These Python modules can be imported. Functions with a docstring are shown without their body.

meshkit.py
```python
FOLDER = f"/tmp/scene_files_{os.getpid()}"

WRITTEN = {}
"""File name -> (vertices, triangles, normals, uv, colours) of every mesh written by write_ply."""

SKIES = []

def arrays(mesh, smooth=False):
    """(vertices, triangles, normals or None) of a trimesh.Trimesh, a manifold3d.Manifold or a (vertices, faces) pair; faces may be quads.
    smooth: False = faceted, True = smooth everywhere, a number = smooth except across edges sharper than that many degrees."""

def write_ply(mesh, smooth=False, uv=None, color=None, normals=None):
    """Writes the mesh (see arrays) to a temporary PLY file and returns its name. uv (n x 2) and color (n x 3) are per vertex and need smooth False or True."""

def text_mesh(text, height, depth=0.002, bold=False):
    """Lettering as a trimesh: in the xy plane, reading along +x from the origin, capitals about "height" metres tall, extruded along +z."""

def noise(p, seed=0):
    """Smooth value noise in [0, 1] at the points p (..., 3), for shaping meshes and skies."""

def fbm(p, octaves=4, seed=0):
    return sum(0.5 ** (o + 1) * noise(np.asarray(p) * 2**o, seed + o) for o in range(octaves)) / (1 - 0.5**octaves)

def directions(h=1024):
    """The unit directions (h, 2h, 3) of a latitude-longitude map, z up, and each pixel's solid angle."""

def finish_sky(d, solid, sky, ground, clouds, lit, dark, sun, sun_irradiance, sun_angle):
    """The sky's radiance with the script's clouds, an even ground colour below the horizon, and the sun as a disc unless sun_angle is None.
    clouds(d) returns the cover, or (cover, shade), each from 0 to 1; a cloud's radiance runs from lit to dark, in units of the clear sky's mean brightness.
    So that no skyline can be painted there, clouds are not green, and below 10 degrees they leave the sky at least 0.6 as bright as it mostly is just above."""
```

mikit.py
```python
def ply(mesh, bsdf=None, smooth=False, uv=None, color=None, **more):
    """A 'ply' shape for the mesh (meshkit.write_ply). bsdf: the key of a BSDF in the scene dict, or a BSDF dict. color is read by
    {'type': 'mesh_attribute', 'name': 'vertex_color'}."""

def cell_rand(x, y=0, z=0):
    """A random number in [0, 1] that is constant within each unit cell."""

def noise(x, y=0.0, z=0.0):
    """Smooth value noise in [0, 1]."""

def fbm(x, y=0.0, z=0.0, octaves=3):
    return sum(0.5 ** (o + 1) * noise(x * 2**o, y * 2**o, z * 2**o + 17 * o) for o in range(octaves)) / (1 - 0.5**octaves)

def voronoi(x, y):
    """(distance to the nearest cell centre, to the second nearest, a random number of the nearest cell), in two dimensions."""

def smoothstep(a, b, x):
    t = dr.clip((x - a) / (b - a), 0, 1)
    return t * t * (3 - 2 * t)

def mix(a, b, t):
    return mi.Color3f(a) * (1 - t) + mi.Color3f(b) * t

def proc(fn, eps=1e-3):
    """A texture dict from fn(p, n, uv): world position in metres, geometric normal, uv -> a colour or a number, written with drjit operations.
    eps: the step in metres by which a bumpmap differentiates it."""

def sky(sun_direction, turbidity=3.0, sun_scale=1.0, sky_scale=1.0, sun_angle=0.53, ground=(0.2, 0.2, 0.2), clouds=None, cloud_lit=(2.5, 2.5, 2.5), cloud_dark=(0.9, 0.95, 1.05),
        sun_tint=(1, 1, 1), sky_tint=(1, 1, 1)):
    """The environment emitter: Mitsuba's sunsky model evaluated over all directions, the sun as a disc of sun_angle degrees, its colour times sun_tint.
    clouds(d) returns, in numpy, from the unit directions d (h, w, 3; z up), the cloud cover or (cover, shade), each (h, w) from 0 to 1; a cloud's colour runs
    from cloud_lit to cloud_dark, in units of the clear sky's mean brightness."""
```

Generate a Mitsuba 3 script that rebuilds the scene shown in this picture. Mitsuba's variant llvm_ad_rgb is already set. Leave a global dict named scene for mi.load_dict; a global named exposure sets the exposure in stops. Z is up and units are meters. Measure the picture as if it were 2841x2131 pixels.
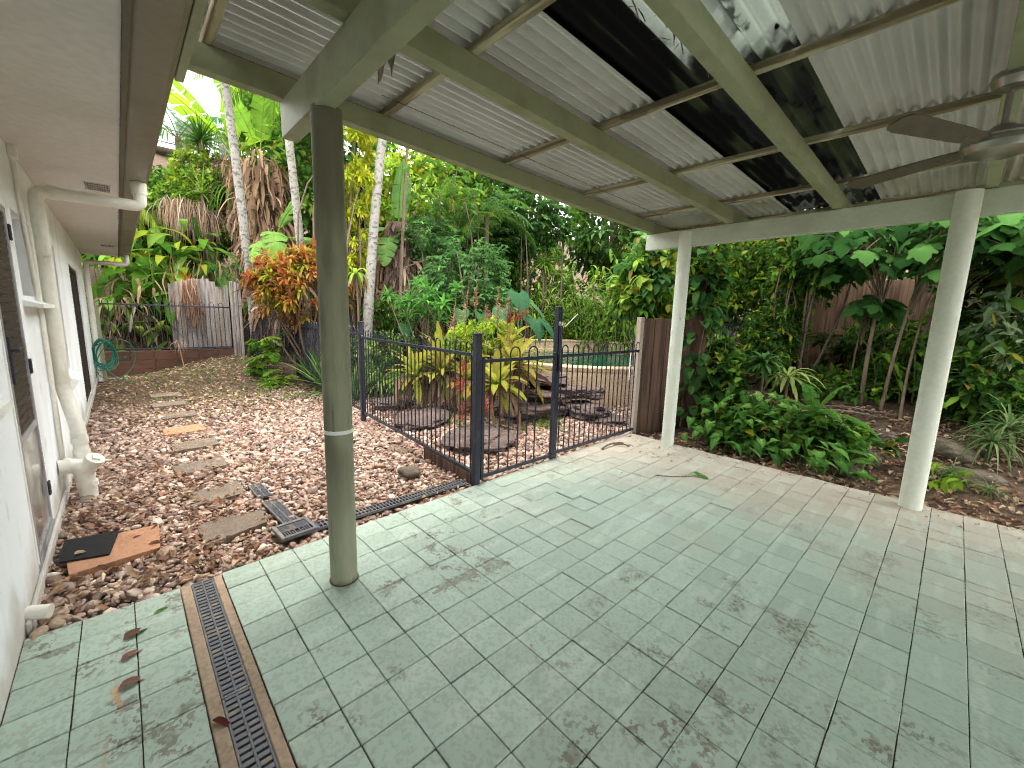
import math, numpy as np, trimesh, mitsuba as mi, drjit as dr, mikit, meshkit
from mikit import noise, fbm, voronoi, cell_rand, smoothstep, mix, proc
from shapely.geometry import Polygon, box as sbox
from shapely.ops import unary_union
T = mi.ScalarTransform4f
scene, labels = {}, {}
A = np.array

# ---------------------------------------------------------------- camera, sky, exposure
EYE = A([0.0, 0.0, 1.6])
FWD = A([0.67841949, 0.71767577, -0.15712573])
UPV = A([0.08702668, 0.13386188, 0.98717139])
scene['camera'] = {'type': 'perspective', 'fov_axis': 'x', 'fov': 102.0, 'near_clip': 0.02, 'far_clip': 400.0,
                   'to_world': T().look_at(origin=EYE.tolist(), target=(EYE + FWD).tolist(), up=UPV.tolist())}
scene['sky'] = mikit.sky([0.1, 0.1, 0.98], turbidity=3, sun_scale=0.1, sun_angle=24, clouds=lambda d: 1.0,
                         cloud_lit=(2.5, 2.5, 2.45), cloud_dark=(0.95, 0.95, 1.0))
exposure = 4.3

# ---------------------------------------------------------------- naming helpers
def key_for(name):
    k, i = name, 0
    while k in labels_used:
        i += 1
        k = f'{name}_{i:03d}'
    labels_used.add(k)
    return k
labels_used = set()

def thing(name, label, cat, group=None, kind=None):
    k = key_for(name)
    labels[k] = {'label': label, 'category': cat}
    if group: labels[k]['group'] = group
    if kind: labels[k]['kind'] = kind
    return k

def struct(name, label):
    k = key_for(name)
    labels[k] = {'label': label, 'kind': 'structure'}
    return k

counters = {}
def part(parent, name, mesh, bsdf, smooth=30, color=None, uv=None, label=None, stuff=False, **more):
    base = parent + '__' + name
    i = counters.get(base, 0); counters[base] = i + 1
    k = base if i == 0 else f'{base}_{i:03d}'
    scene[k] = mikit.ply(mesh, bsdf, smooth=smooth, color=color, uv=uv, **more)
    if label or stuff:
        labels[k] = {}
        if label: labels[k]['label'] = label
        if stuff: labels[k]['kind'] = 'stuff'
    return k

def whole(key, mesh, bsdf, smooth=30, color=None, uv=None):
    scene[key] = mikit.ply(mesh, bsdf, smooth=smooth, color=color, uv=uv)
    return key

# ---------------------------------------------------------------- mesh helpers
def norm(v):
    v = np.asarray(v, float)
    return v / np.maximum(np.linalg.norm(v, axis=-1, keepdims=True), 1e-9)

def cbox(lo, hi, ch=0.0):
    """box from lo to hi with chamfered edges"""
    lo, hi = A(lo, float), A(hi, float)
    if ch <= 0:
        m = trimesh.creation.box(extents=hi - lo); m.apply_translation((lo + hi) / 2); return m
    c, h = (lo + hi) / 2, (hi - lo) / 2
    ch = min(ch, h.min() * 0.6)
    P = []
    for sx in (-1, 1):
        for sy in (-1, 1):
            for sz in (-1, 1):
                s = A([sx, sy, sz])
                for k in range(3):
                    q = h - ch; q[k] = h[k]
                    P.append(c + s * q)
    return trimesh.convex.convex_hull(A(P))

def obox(p0, p1, w, t, ch=0.0, up=(0, 0, 1)):
    """beam of width w and thickness t (along up) from p0 to p1, centred on the line"""
    p0, p1 = A(p0, float), A(p1, float)
    d = norm(p1 - p0); s = norm(np.cross(d, up)); n = np.cross(s, d)
    L = np.linalg.norm(p1 - p0)
    m = cbox([-w / 2, 0, -t / 2], [w / 2, L, t / 2], ch)
    M = np.eye(4); M[:3, 0], M[:3, 1], M[:3, 2], M[:3, 3] = s, d, n, p0
    m.apply_transform(M); return m

def tube(pts, r, n=8, cap=True):
    pts = A(pts, float); k = len(pts)
    r = np.broadcast_to(r, (k,)).astype(float)
    d = np.gradient(pts, axis=0); d = norm(d)
    ref = A([0.0, 0, 1]) if abs(d[0][2]) < 0.9 else A([1.0, 0, 0])
    u = norm(np.cross(d[0], ref)); U = [u]
    for i in range(1, k):
        u = U[-1] - d[i] * (U[-1] @ d[i]); U.append(norm(u))
    U = A(U); W = np.cross(d, U)
    a = np.arange(n) / n * 2 * np.pi
    V = pts[:, None] + r[:, None, None] * (np.cos(a)[None, :, None] * U[:, None] + np.sin(a)[None, :, None] * W[:, None])
    V = V.reshape(-1, 3); F = []
    i, j = np.meshgrid(np.arange(k - 1), np.arange(n), indexing='ij'); i, j = i.ravel(), j.ravel(); jn = (j + 1) % n
    F = np.vstack([np.c_[i * n + j, i * n + jn, (i + 1) * n + jn], np.c_[i * n + j, (i + 1) * n + jn, (i + 1) * n + j]])
    if cap:
        V = np.vstack([V, pts[0], pts[-1]])
        q = np.arange(n); qn = (q + 1) % n
        F = np.vstack([F, np.c_[qn, q, q * 0 + len(V) - 2], np.c_[(k - 1) * n + q, (k - 1) * n + qn, q * 0 + len(V) - 1]])
    return trimesh.Trimesh(V, F, process=False)

def cat(ms):
    return trimesh.util.concatenate(ms)

def bez(p0, p1, p2, n=10):
    t = np.linspace(0, 1, n)[:, None]
    return (1 - t) ** 2 * A(p0) + 2 * t * (1 - t) * A(p1) + t * t * A(p2)

def lathe(profile, n=32):
    return trimesh.creation.revolve(A(profile, float), sections=n)

class Acc:
    """collects (vertices, faces, colours)"""
    def __init__(s): s.v, s.f, s.c, s.n = [], [], [], 0
    def add(s, v, f, c):
        v = np.asarray(v, float); s.v.append(v); s.f.append(np.asarray(f) + s.n); s.c.append(np.broadcast_to(c, v.shape)); s.n += len(v)
    def mesh(s, m, c): s.add(m.vertices, m.faces, c)
    def get(s): return (np.vstack(s.v), np.vstack(s.f)), np.vstack(s.c)

def put(parent, name, acc, bsdf='leaf', smooth=True, stuff=False, label=None):
    m, c = acc.get()
    if bsdf == 'leaf': c = c * [0.96, 1.0, 0.68]
    return part(parent, name, m, bsdf, smooth=smooth, color=np.clip(c, 0.003, 0.95), stuff=stuff, label=label)

PROF = {'lance': lambda s: np.sin(np.pi * np.clip(s * 0.93 + 0.05, 0, 1)) ** 0.8,
        'strap': lambda s: np.minimum(1, 0.55 + 1.2 * s) * np.clip((1 - s) * 3.2, 0, 1) ** 0.7,
        'ovate': lambda s: np.sin(np.pi * np.clip(s, 0, 1) ** 0.72) ** 0.75,
        'tape': lambda s: np.clip(1.02 - s, 0, 1) ** 0.8,
        'even': lambda s: 0.4 + 0.6 * np.sin(np.pi * s)}

def straps(p, d, L, W, g, col, tip=None, n=4, prof='lance', fold=0.12, roll=0.0, rng=None, wob=0.0):
    """m leaves grown from p along d, bending down by g; returns V (m, nv, 3), F (nf, 3) of one leaf, C (m, nv, 3)"""
    p = np.atleast_2d(A(p, float)); m = len(p)
    d = norm(np.broadcast_to(d, (m, 3))); L, W, g, roll = (np.broadcast_to(x, (m,)).astype(float) for x in (L, W, g, roll))
    col = np.broadcast_to(col, (m, 3)); tip = col if tip is None else np.broadcast_to(tip, (m, 3))
    s0 = np.cross(d + 1e-4, [0, 0, 1.0]); s0[np.linalg.norm(s0, axis=1) < 0.05] = [1, 0, 0]; s0 = norm(s0)
    w = PROF[prof](np.linspace(0, 1, n + 1)); V = np.zeros((m, n + 1, 3, 3)); C = np.zeros((m, n + 1, 3, 3))
    for i in range(n + 1):
        side = norm(s0 - d * (s0 * d).sum(1, keepdims=True)); nr = np.cross(side, d)
        sd = side * np.cos(roll)[:, None] + nr * np.sin(roll)[:, None]; nn = np.cross(sd, d)
        hw = (W * w[i] / 2)[:, None]
        V[:, i, 0] = p - sd * hw + nn * hw * fold * 2; V[:, i, 1] = p; V[:, i, 2] = p + sd * hw + nn * hw * fold * 2
        t = i / n; cc = col * (1 - t) + tip * t
        C[:, i, 0] = cc; C[:, i, 1] = cc * 1.12; C[:, i, 2] = cc * 0.95
        if i < n:
            b = np.tile(A([0, 0, -1.0]), (m, 1)) * (g / n)[:, None]
            if wob and rng is not None: b = b + rng.normal(0, wob, (m, 3))
            d = norm(d + b); p = p + d * (L / n)[:, None]
    F = []
    for i in range(n):
        a, b = 3 * i, 3 * i + 3
        F += [[a, a + 1, b + 1], [a, b + 1, b], [a + 1, a + 2, b + 2], [a + 1, b + 2, b + 1]]
    return V.reshape(m, -1, 3), A(F), C.reshape(m, -1, 3)

def flat(V, F, C):
    m, nv = V.shape[:2]
    return V.reshape(-1, 3), (F[None] + (np.arange(m) * nv)[:, None, None]).reshape(-1, 3), C.reshape(-1, 3)

def acc_straps(acc, *a, **k): acc.add(*flat(*straps(*a, **k)))

def parts_of(parent, name, VFC, bsdf='leaf'):
    V, F, C = VFC
    for i in range(len(V)):
        part(parent, name, (V[i], F), bsdf, smooth=True, color=np.clip(C[i] * [0.96, 1.0, 0.7], 0.003, 0.95))

def scatter(tv, tf, ts, pos, along, nrm, size, col):
    """template leaf (x side, y along, z normal; ts shade) at pos; returns V, F, C as straps()"""
    pos = np.atleast_2d(A(pos, float)); m = len(pos); y = norm(along)
    z = nrm - y * (nrm * y).sum(1, keepdims=True); z = norm(z); x = np.cross(y, z)
    size = np.broadcast_to(size, (m,))[:, None, None]
    V = pos[:, None] + size * (tv[None, :, :1] * x[:, None] + tv[None, :, 1:2] * y[:, None] + tv[None, :, 2:] * z[:, None])
    return V, tf, np.broadcast_to(col, (m, 3))[:, None] * ts[None, :, None]

def fan_leaf(outline, droop=0.25, inner=0.5, shade=1.15):
    """leaf from an outline round (0,0): rings at inner and 1"""
    o = A(outline, float); k = len(o)
    v = np.vstack([[0, 0, 0], np.c_[o * inner, -droop * inner ** 2 * (o ** 2).sum(1)], np.c_[o, -droop * (o ** 2).sum(1)]])
    f = [];
    for i in range(k - 1):
        f += [[0, 1 + i, 2 + i], [1 + i, 1 + k + i, 2 + k + i], [1 + i, 2 + k + i, 2 + i]]
    s = np.r_[shade, np.full(k, 1.04), np.full(k, 0.95)]
    return v, A(f), s

HEART = fan_leaf([(0, -.02), (.22, -.3), (.38, -.12), (.36, .2), (.2, .55), (0, .95), (-.2, .55), (-.36, .2), (-.38, -.12), (-.22, -.3), (0, -.02)], 0.3)
ARROW = fan_leaf([(0, -.02), (.3, -.28), (.32, 0.0), (.27, .3), (.12, .62), (0, .95), (-.12, .62), (-.27, .3), (-.32, 0.0), (-.3, -.28), (0, -.02)], 0.28, 0.5, 1.9)
LOBED = fan_leaf([(0, -.03), (.2, -.22), (.42, -.2), (.52, -.02), (.5, .16), (.68, .34), (.58, .5), (.38, .5), (.3, .74), (.14, .86), (0, 1.0), (-.14, .86), (-.3, .74), (-.38, .5), (-.58, .5), (-.68, .34), (-.5, .16), (-.52, -.02), (-.42, -.2), (-.2, -.22), (0, -.03)], 0.5)

def rand_dirs(rng, m, up=0.0):
    d = rng.normal(size=(m, 3)); d[:, 2] += up
    return norm(d)

def pick(rng, pal, m, var=0.18):
    pal = A(pal, float)
    c = pal[rng.integers(0, len(pal), m)]
    return c * (1 + rng.normal(0, var, (m, 1))).clip(0.45, 1.8)

# ---------------------------------------------------------------- materials
VC = {'type': 'mesh_attribute', 'name': 'vertex_color'}
def principled(col, rough=0.7, **k):
    b = {'type': 'principled', 'base_color': col if isinstance(col, dict) else {'type': 'rgb', 'value': list(col)}, 'roughness': rough, **k}
    return b
def two(b): return {'type': 'twosided', 'b': b}
def bump(b, fn, scale, eps=1e-3): return {'type': 'bumpmap', 't': proc(fn, eps), 'scale': scale, 'b': b}

scene['leaf'] = {'type': 'principledthin', 'base_color': VC, 'roughness': 0.36, 'diff_trans': 0.9, 'eta': 1.45}
scene['leaf_dry'] = {'type': 'principledthin', 'base_color': VC, 'roughness': 0.8, 'diff_trans': 0.35, 'eta': 1.3}
scene['vcol'] = two(principled(VC, 0.75, specular=0.3))
scene['pebble'] = two(principled(VC, 0.55, specular=0.4))

def f_mint(p, n, uv):
    warm = smoothstep(0.42, 0.62, fbm(p.x * 0.8 + 3.1, p.y * 0.9, 0.0, 4)) * smoothstep(2.2, 4.6, p.x + p.y * 0.25)
    edge = smoothstep(3.3, 5.1, p.x + 0.25 * p.y + 0.8 * (fbm(p.x * 2, p.y * 2) - 0.5))
    c = mix((0.375, 0.475, 0.41), (0.50, 0.42, 0.345), dr.maximum(warm * 0.62, edge * 0.75))
    c = c * (0.93 + 0.14 * uv.x)
    c = mix(c, (0.52, 0.60, 0.54), 0.35 * smoothstep(0.58, 0.75, fbm(p.x * 3.3, p.y * 14.0, 2.0, 3)))
    red = smoothstep(0.62, 0.72, fbm(p.x * 1.7 + 9, p.y * 1.7 + 4, 0.0, 4))
    c = mix(c, (0.36, 0.22, 0.15), red * 0.3 * smoothstep(2.6, 4.4, p.x))
    zone = smoothstep(0.40, 0.6, fbm(p.x * 1.9, p.y * 2.1 + 7, 1.0, 3))
    pits = smoothstep(0.5, 0.62, fbm(p.x * 75, p.y * 75, 1.0, 3))
    blot = smoothstep(0.50, 0.66, fbm(p.x * 9 + 2, p.y * 9, 3.0, 5))
    core = smoothstep(0.62, 0.72, fbm(p.x * 9 + 2, p.y * 9, 3.0, 5))
    near = smoothstep(3.4, 1.2, p.x)
    c = mix(c, (0.16, 0.15, 0.115), dr.clip(zone * (0.05 + 0.8 * pits * blot + 0.55 * core) * (0.3 + 0.7 * near), 0, 0.8))
    ox = p.x + 0.17 - 0.12 * (p.y - 1.95) - 0.03 * (noise(p.y * 9, 3.0) - 0.5)
    rust = smoothstep(0.022, 0.006, dr.abs(ox)) * smoothstep(1.45, 1.55, p.y) * smoothstep(2.32, 2.22, p.y) * smoothstep(0.38, 0.6, fbm(p.x * 25, p.y * 9, 6.0, 4))
    c = mix(c, (0.50, 0.27, 0.12), 0.75 * rust)
    c = mix(c, (0.2, 0.19, 0.15), pits * 0.24 * (0.35 + 0.65 * near))
    return c
def b_paver(p, n, uv): return fbm(p.x * 42, p.y * 42, p.z * 42, 3)
scene['paver'] = bump(principled(proc(f_mint), 0.62, specular=0.35), b_paver, 0.0035)
scene['joint'] = principled(proc(lambda p, n, uv: mix((0.035, 0.03, 0.022), (0.09, 0.07, 0.05), smoothstep(0.35, 0.65, fbm(p.x * 6, p.y * 6)))), 0.95)

def f_conc(p, n, uv):
    return mix((0.42, 0.31, 0.225), (0.24, 0.18, 0.13), fbm(p.x * 11, p.y * 5, p.z * 5, 4)) * (0.85 + 0.4 * noise(p.x * 90, p.y * 90))
scene['concrete'] = bump(principled(proc(f_conc), 0.9), lambda p, n, uv: fbm(p.x * 60, p.y * 60, p.z * 60), 0.003)
def f_stepstone(p, n, uv):
    c = mix((0.20, 0.16, 0.125), (0.12, 0.095, 0.075), fbm(p.x * 6, p.y * 6, 0.0, 4))
    return c * (0.75 + 0.5 * noise(p.x * 110, p.y * 110))
scene['stepstone'] = bump(principled(proc(f_stepstone), 0.9), lambda p, n, uv: fbm(p.x * 70, p.y * 70, p.z * 70), 0.003)
def f_terra(p, n, uv): return mix((0.43, 0.225, 0.135), (0.33, 0.17, 0.10), fbm(p.x * 8, p.y * 8, 0.0, 4)) * (0.85 + 0.3 * noise(p.x * 120, p.y * 120))
scene['terracotta'] = bump(principled(proc(f_terra), 0.85), lambda p, n, uv: fbm(p.x * 80, p.y * 80, p.z * 80), 0.002)

def f_ground(p, n, uv):
    f, s, r = voronoi(p.x * 26 + 0.7 * noise(p.x * 9, p.y * 9), p.y * 26)
    peb = mix((0.10, 0.065, 0.045), (0.26, 0.19, 0.14), r) * (0.45 + 0.55 * smoothstep(0.0, 0.22, s - f))
    soil = mix((0.045, 0.03, 0.02), (0.115, 0.075, 0.05), fbm(p.x * 5, p.y * 5, 0.0, 4)) * (0.7 + 0.6 * noise(p.x * 45, p.y * 45))
    gr = smoothstep(8.0, 10.5, p.y + 1.3 * (fbm(p.x * 1.5, p.y * 1.5) - 0.5)) + smoothstep(5.25, 5.5, p.x) * smoothstep(3.3, 2.9, p.y) + smoothstep(6.5, 8.5, p.x)
    return mix(peb, soil, dr.clip(gr, 0, 1))
scene['soil'] = bump(principled(proc(f_ground), 0.95), lambda p, n, uv: fbm(p.x * 30, p.y * 30, p.z * 30), 0.01)

def paint(col, dirt=(0.2, 0.18, 0.11), amt=0.4, fx=5.0, rough=0.55, bs=0.0006):
    def f(p, n, uv):
        st = smoothstep(0.48, 0.75, fbm(p.x * fx, p.y * fx, p.z * fx * 0.5, 4))
        return mix(col, dirt, st * amt) * (0.95 + 0.1 * noise(p.x * 40, p.y * 40, p.z * 40))
    return bump(principled(proc(f), rough, specular=0.4), lambda p, n, uv: fbm(p.x * 45, p.y * 45, p.z * 45), bs)
scene['shaded_beam_paint'] = paint((0.285, 0.31, 0.20), (0.16, 0.16, 0.085), 0.4)  # shade on the near beam faces is put into this darker base
scene['lit_beam_paint'] = paint((0.54, 0.585, 0.47), (0.36, 0.36, 0.24), 0.25)  # same beam paint in its lit tone, for the far beam
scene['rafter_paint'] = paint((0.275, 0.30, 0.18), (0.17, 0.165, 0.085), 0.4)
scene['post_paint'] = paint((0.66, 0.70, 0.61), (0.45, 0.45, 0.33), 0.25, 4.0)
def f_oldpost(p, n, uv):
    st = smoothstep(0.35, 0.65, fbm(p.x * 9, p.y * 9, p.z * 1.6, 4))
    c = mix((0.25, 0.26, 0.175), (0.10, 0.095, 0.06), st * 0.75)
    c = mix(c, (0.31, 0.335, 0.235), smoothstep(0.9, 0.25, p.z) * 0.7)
    c = mix(c, (0.12, 0.10, 0.07), 0.8 * smoothstep(0.05, 0.0, p.z + 0.04 * (noise(p.x * 60, p.y * 60) - 0.5)))  # contact shadow painted into the colour as a dark ring at the foot
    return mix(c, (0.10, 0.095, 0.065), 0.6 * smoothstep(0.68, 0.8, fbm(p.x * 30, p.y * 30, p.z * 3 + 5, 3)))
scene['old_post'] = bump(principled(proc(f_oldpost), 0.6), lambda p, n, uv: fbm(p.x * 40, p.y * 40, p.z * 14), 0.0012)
def f_purlin(p, n, uv):
    g = fbm(p.x * 30, p.y * 2.2, p.z * 30, 4)
    c = mix((0.46, 0.43, 0.29), (0.21, 0.165, 0.10), smoothstep(0.4, 0.62, g))
    return mix(c, (0.10, 0.08, 0.05), 0.6 * smoothstep(0.64, 0.74, fbm(p.x * 9, p.y * 5 + 3, p.z * 9, 3)))
scene['purlin_wood'] = bump(principled(proc(f_purlin), 0.8), lambda p, n, uv: fbm(p.x * 60, p.y * 6, p.z * 60), 0.001)
def f_tin(p, n, uv):
    c = mix((0.56, 0.555, 0.53), (0.47, 0.455, 0.43), fbm(p.x * 1.3, p.y * 5, 0.0, 4))
    c = mix(c, (0.34, 0.3, 0.25), 0.3 * smoothstep(0.55, 0.75, fbm(p.x * 2.5, p.y * 3.5, 5.0, 4)))
    return c
scene['tin'] = two(principled(proc(f_tin), 0.5, specular=0.5, metallic=0.1))
def f_sky(p, n, uv):
    ph = fbm(p.x * 1.1, p.y * 13.0, 0.0, 3)
    rag = fbm(p.x * 5, p.y * 9, 2.0, 5)
    deep = smoothstep(2.28, 2.5, p.x + 0.5 * (rag - 0.5))
    strip = smoothstep(1.17, 1.23, p.y + 0.16 * (rag - 0.5)) * smoothstep(1.55, 1.49, p.y)
    mossy = smoothstep(0.50, 0.58, rag)
    black = dr.clip(dr.maximum(deep * 0.985, strip) + 0.85 * mossy * smoothstep(0.98, 0.9, p.y), 0, 1)
    far = smoothstep(4.8, 5.0, p.x)
    black = black * (1 - far) + far * (0.82 + 0.17 * mossy)
    c = mix((0.15, 0.175, 0.15), (0.002, 0.002, 0.0018), black)
    return c + mi.Color3f(0.006, 0.008, 0.003) * smoothstep(0.55, 0.7, ph)
scene['skylight'] = {'type': 'principledthin', 'base_color': proc(f_sky), 'roughness': 0.6, 'diff_trans': 0.9, 'eta': 1.22}

def f_wall(p, n, uv):
    st = fbm(p.y * 2.2, p.z * 0.7, 0.0, 4)
    c = mix((0.72, 0.755, 0.79), (0.56, 0.57, 0.56), smoothstep(0.45, 0.75, st) * 0.6)
    c = mix(c, (0.36, 0.315, 0.26), 0.75 * smoothstep(0.34, 0.0, p.z + 0.3 * (fbm(p.y * 6, p.z * 6, 1.0) - 0.5)))
    return mix(c, (0.42, 0.42, 0.41), 0.3 * smoothstep(0.7, 0.85, fbm(p.y * 9, p.z * 5, 4.0, 4)))
scene['render_wall'] = bump(principled(proc(f_wall), 0.8), lambda p, n, uv: fbm(p.x * 55, p.y * 55, p.z * 55, 4), 0.004)
scene['soffit'] = paint((0.56, 0.545, 0.52), (0.42, 0.39, 0.34), 0.4, 1.4, 0.7)
scene['fascia'] = paint((0.10, 0.095, 0.065), (0.06, 0.055, 0.035), 0.5, 3.0)
scene['gutter'] = paint((0.19, 0.175, 0.13), (0.11, 0.1, 0.07), 0.5, 2.5, 0.45)
scene['white_trim'] = paint((0.74, 0.76, 0.74), (0.5, 0.48, 0.4), 0.35, 6.0)
scene['pvc'] = paint((0.70, 0.69, 0.62), (0.40, 0.35, 0.27), 0.55, 4.0, 0.35, 0.0003)
scene['alu'] = principled(proc(lambda p, n, uv: mix((0.36, 0.36, 0.39), (0.2, 0.19, 0.19), smoothstep(0.5, 0.7, fbm(p.x * 9, p.y * 9, p.z * 4)))), 0.4, metallic=0.3)
scene['lattice'] = principled((0.03, 0.022, 0.018), 0.5)
scene['pale_back'] = principled((0.40, 0.37, 0.35), 0.8)
scene['dark_glass'] = principled(proc(lambda p, n, uv: mix((0.13, 0.12, 0.11), (0.3, 0.27, 0.23), 0.8 * smoothstep(0.45, 0.7, fbm(p.y * 7, p.z * 5, 0.0, 4)))), 0.07, specular=0.7)
scene['dark_gap'] = principled((0.015, 0.014, 0.013), 0.6)
scene['black_metal'] = principled(proc(lambda p, n, uv: mix((0.014, 0.019, 0.036), (0.03, 0.034, 0.045), smoothstep(0.5, 0.75, fbm(p.x * 14, p.y * 14, p.z * 6)))), 0.38, specular=0.5)
scene['grate_black'] = principled(proc(lambda p, n, uv: mix((0.115, 0.12, 0.14), (0.2, 0.18, 0.16), smoothstep(0.5, 0.75, fbm(p.x * 20, p.y * 20)))), 0.5, specular=0.45)
scene['void'] = principled((0.012, 0.01, 0.009), 0.9)
scene['steel'] = principled(proc(lambda p, n, uv: mix((0.45, 0.42, 0.38), (0.3, 0.27, 0.24), fbm(p.x * 20, p.y * 20, p.z * 60))), 0.3, metallic=0.85)
scene['fan_wood'] = principled(proc(lambda p, n, uv: mix((0.13, 0.105, 0.07), (0.07, 0.055, 0.038), fbm(p.x * 8, p.y * 30, p.z * 5))), 0.5)
scene['hose_green'] = principled((0.012, 0.17, 0.115), 0.35, specular=0.5)
scene['mat_black'] = bump(principled((0.012, 0.012, 0.014), 0.95), lambda p, n, uv: fbm(p.x * 180, p.y * 180, p.z * 90), 0.006)
def f_grey_wood(p, n, uv):
    g = fbm(p.x * 40, p.y * 40, p.z * 1.7, 4)
    c = mix((0.34, 0.305, 0.285), (0.17, 0.145, 0.13), smoothstep(0.35, 0.7, g)) * (0.82 + 0.36 * uv.x)
    return mix(c, (0.42, 0.34, 0.25), 0.5 * smoothstep(0.75, 0.95, uv.y))
scene['grey_timber'] = bump(principled(proc(f_grey_wood), 0.9), lambda p, n, uv: fbm(p.x * 60, p.y * 60, p.z * 3), 0.003)
def f_brown_wood(p, n, uv):
    g = fbm(p.x * 34, p.y * 34, p.z * 1.4, 4)
    c = mix((0.10, 0.056, 0.036), (0.038, 0.023, 0.016), smoothstep(0.35, 0.7, g)) * (0.8 + 0.4 * uv.x)
    return c
scene['brown_timber'] = bump(principled(proc(f_brown_wood), 0.88), lambda p, n, uv: fbm(p.x * 60, p.y * 60, p.z * 3), 0.003)
def f_paling(p, n, uv):
    g = fbm(p.x * 34, p.y * 34, p.z * 1.4, 4)
    return mix((0.27, 0.165, 0.11), (0.13, 0.078, 0.05), smoothstep(0.35, 0.7, g)) * (0.8 + 0.4 * uv.x)
scene['paling_timber'] = bump(principled(proc(f_paling), 0.9), lambda p, n, uv: fbm(p.x * 60, p.y * 60, p.z * 3), 0.003)
def f_rock(p, n, uv):
    c = mix((0.055, 0.04, 0.037), (0.15, 0.105, 0.095), fbm(p.x * 5, p.y * 5, p.z * 9, 5))
    return mix(c, (0.26, 0.22, 0.19), 0.45 * smoothstep(0.62, 0.74, fbm(p.x * 16, p.y * 16, p.z * 16, 4)))
scene['rock'] = bump(principled(proc(f_rock), 0.85), lambda p, n, uv: fbm(p.x * 20, p.y * 20, p.z * 26, 5), 0.05)
def f_rock2(p, n, uv): return mix((0.06, 0.052, 0.038), (0.145, 0.12, 0.09), fbm(p.x * 6, p.y * 6, p.z * 6, 5))
scene['bed_rock'] = bump(principled(proc(f_rock2), 0.9), lambda p, n, uv: fbm(p.x * 24, p.y * 24, p.z * 24, 5), 0.04)
def f_agg(p, n, uv):
    a = p.x * 1.2 + p.y * 0.9
    f, s, r = voronoi((p.x - p.y) * 62, p.z * 80 + (p.x + p.y) * 40)
    return mix((0.52, 0.37, 0.235), mix((0.25, 0.16, 0.10), (0.66, 0.53, 0.38), r), smoothstep(0.5, 0.2, f))
scene['aggregate'] = bump(principled(proc(f_agg), 0.8), lambda p, n, uv: noise(p.x * 85, p.y * 85, p.z * 85), 0.004)
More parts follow.
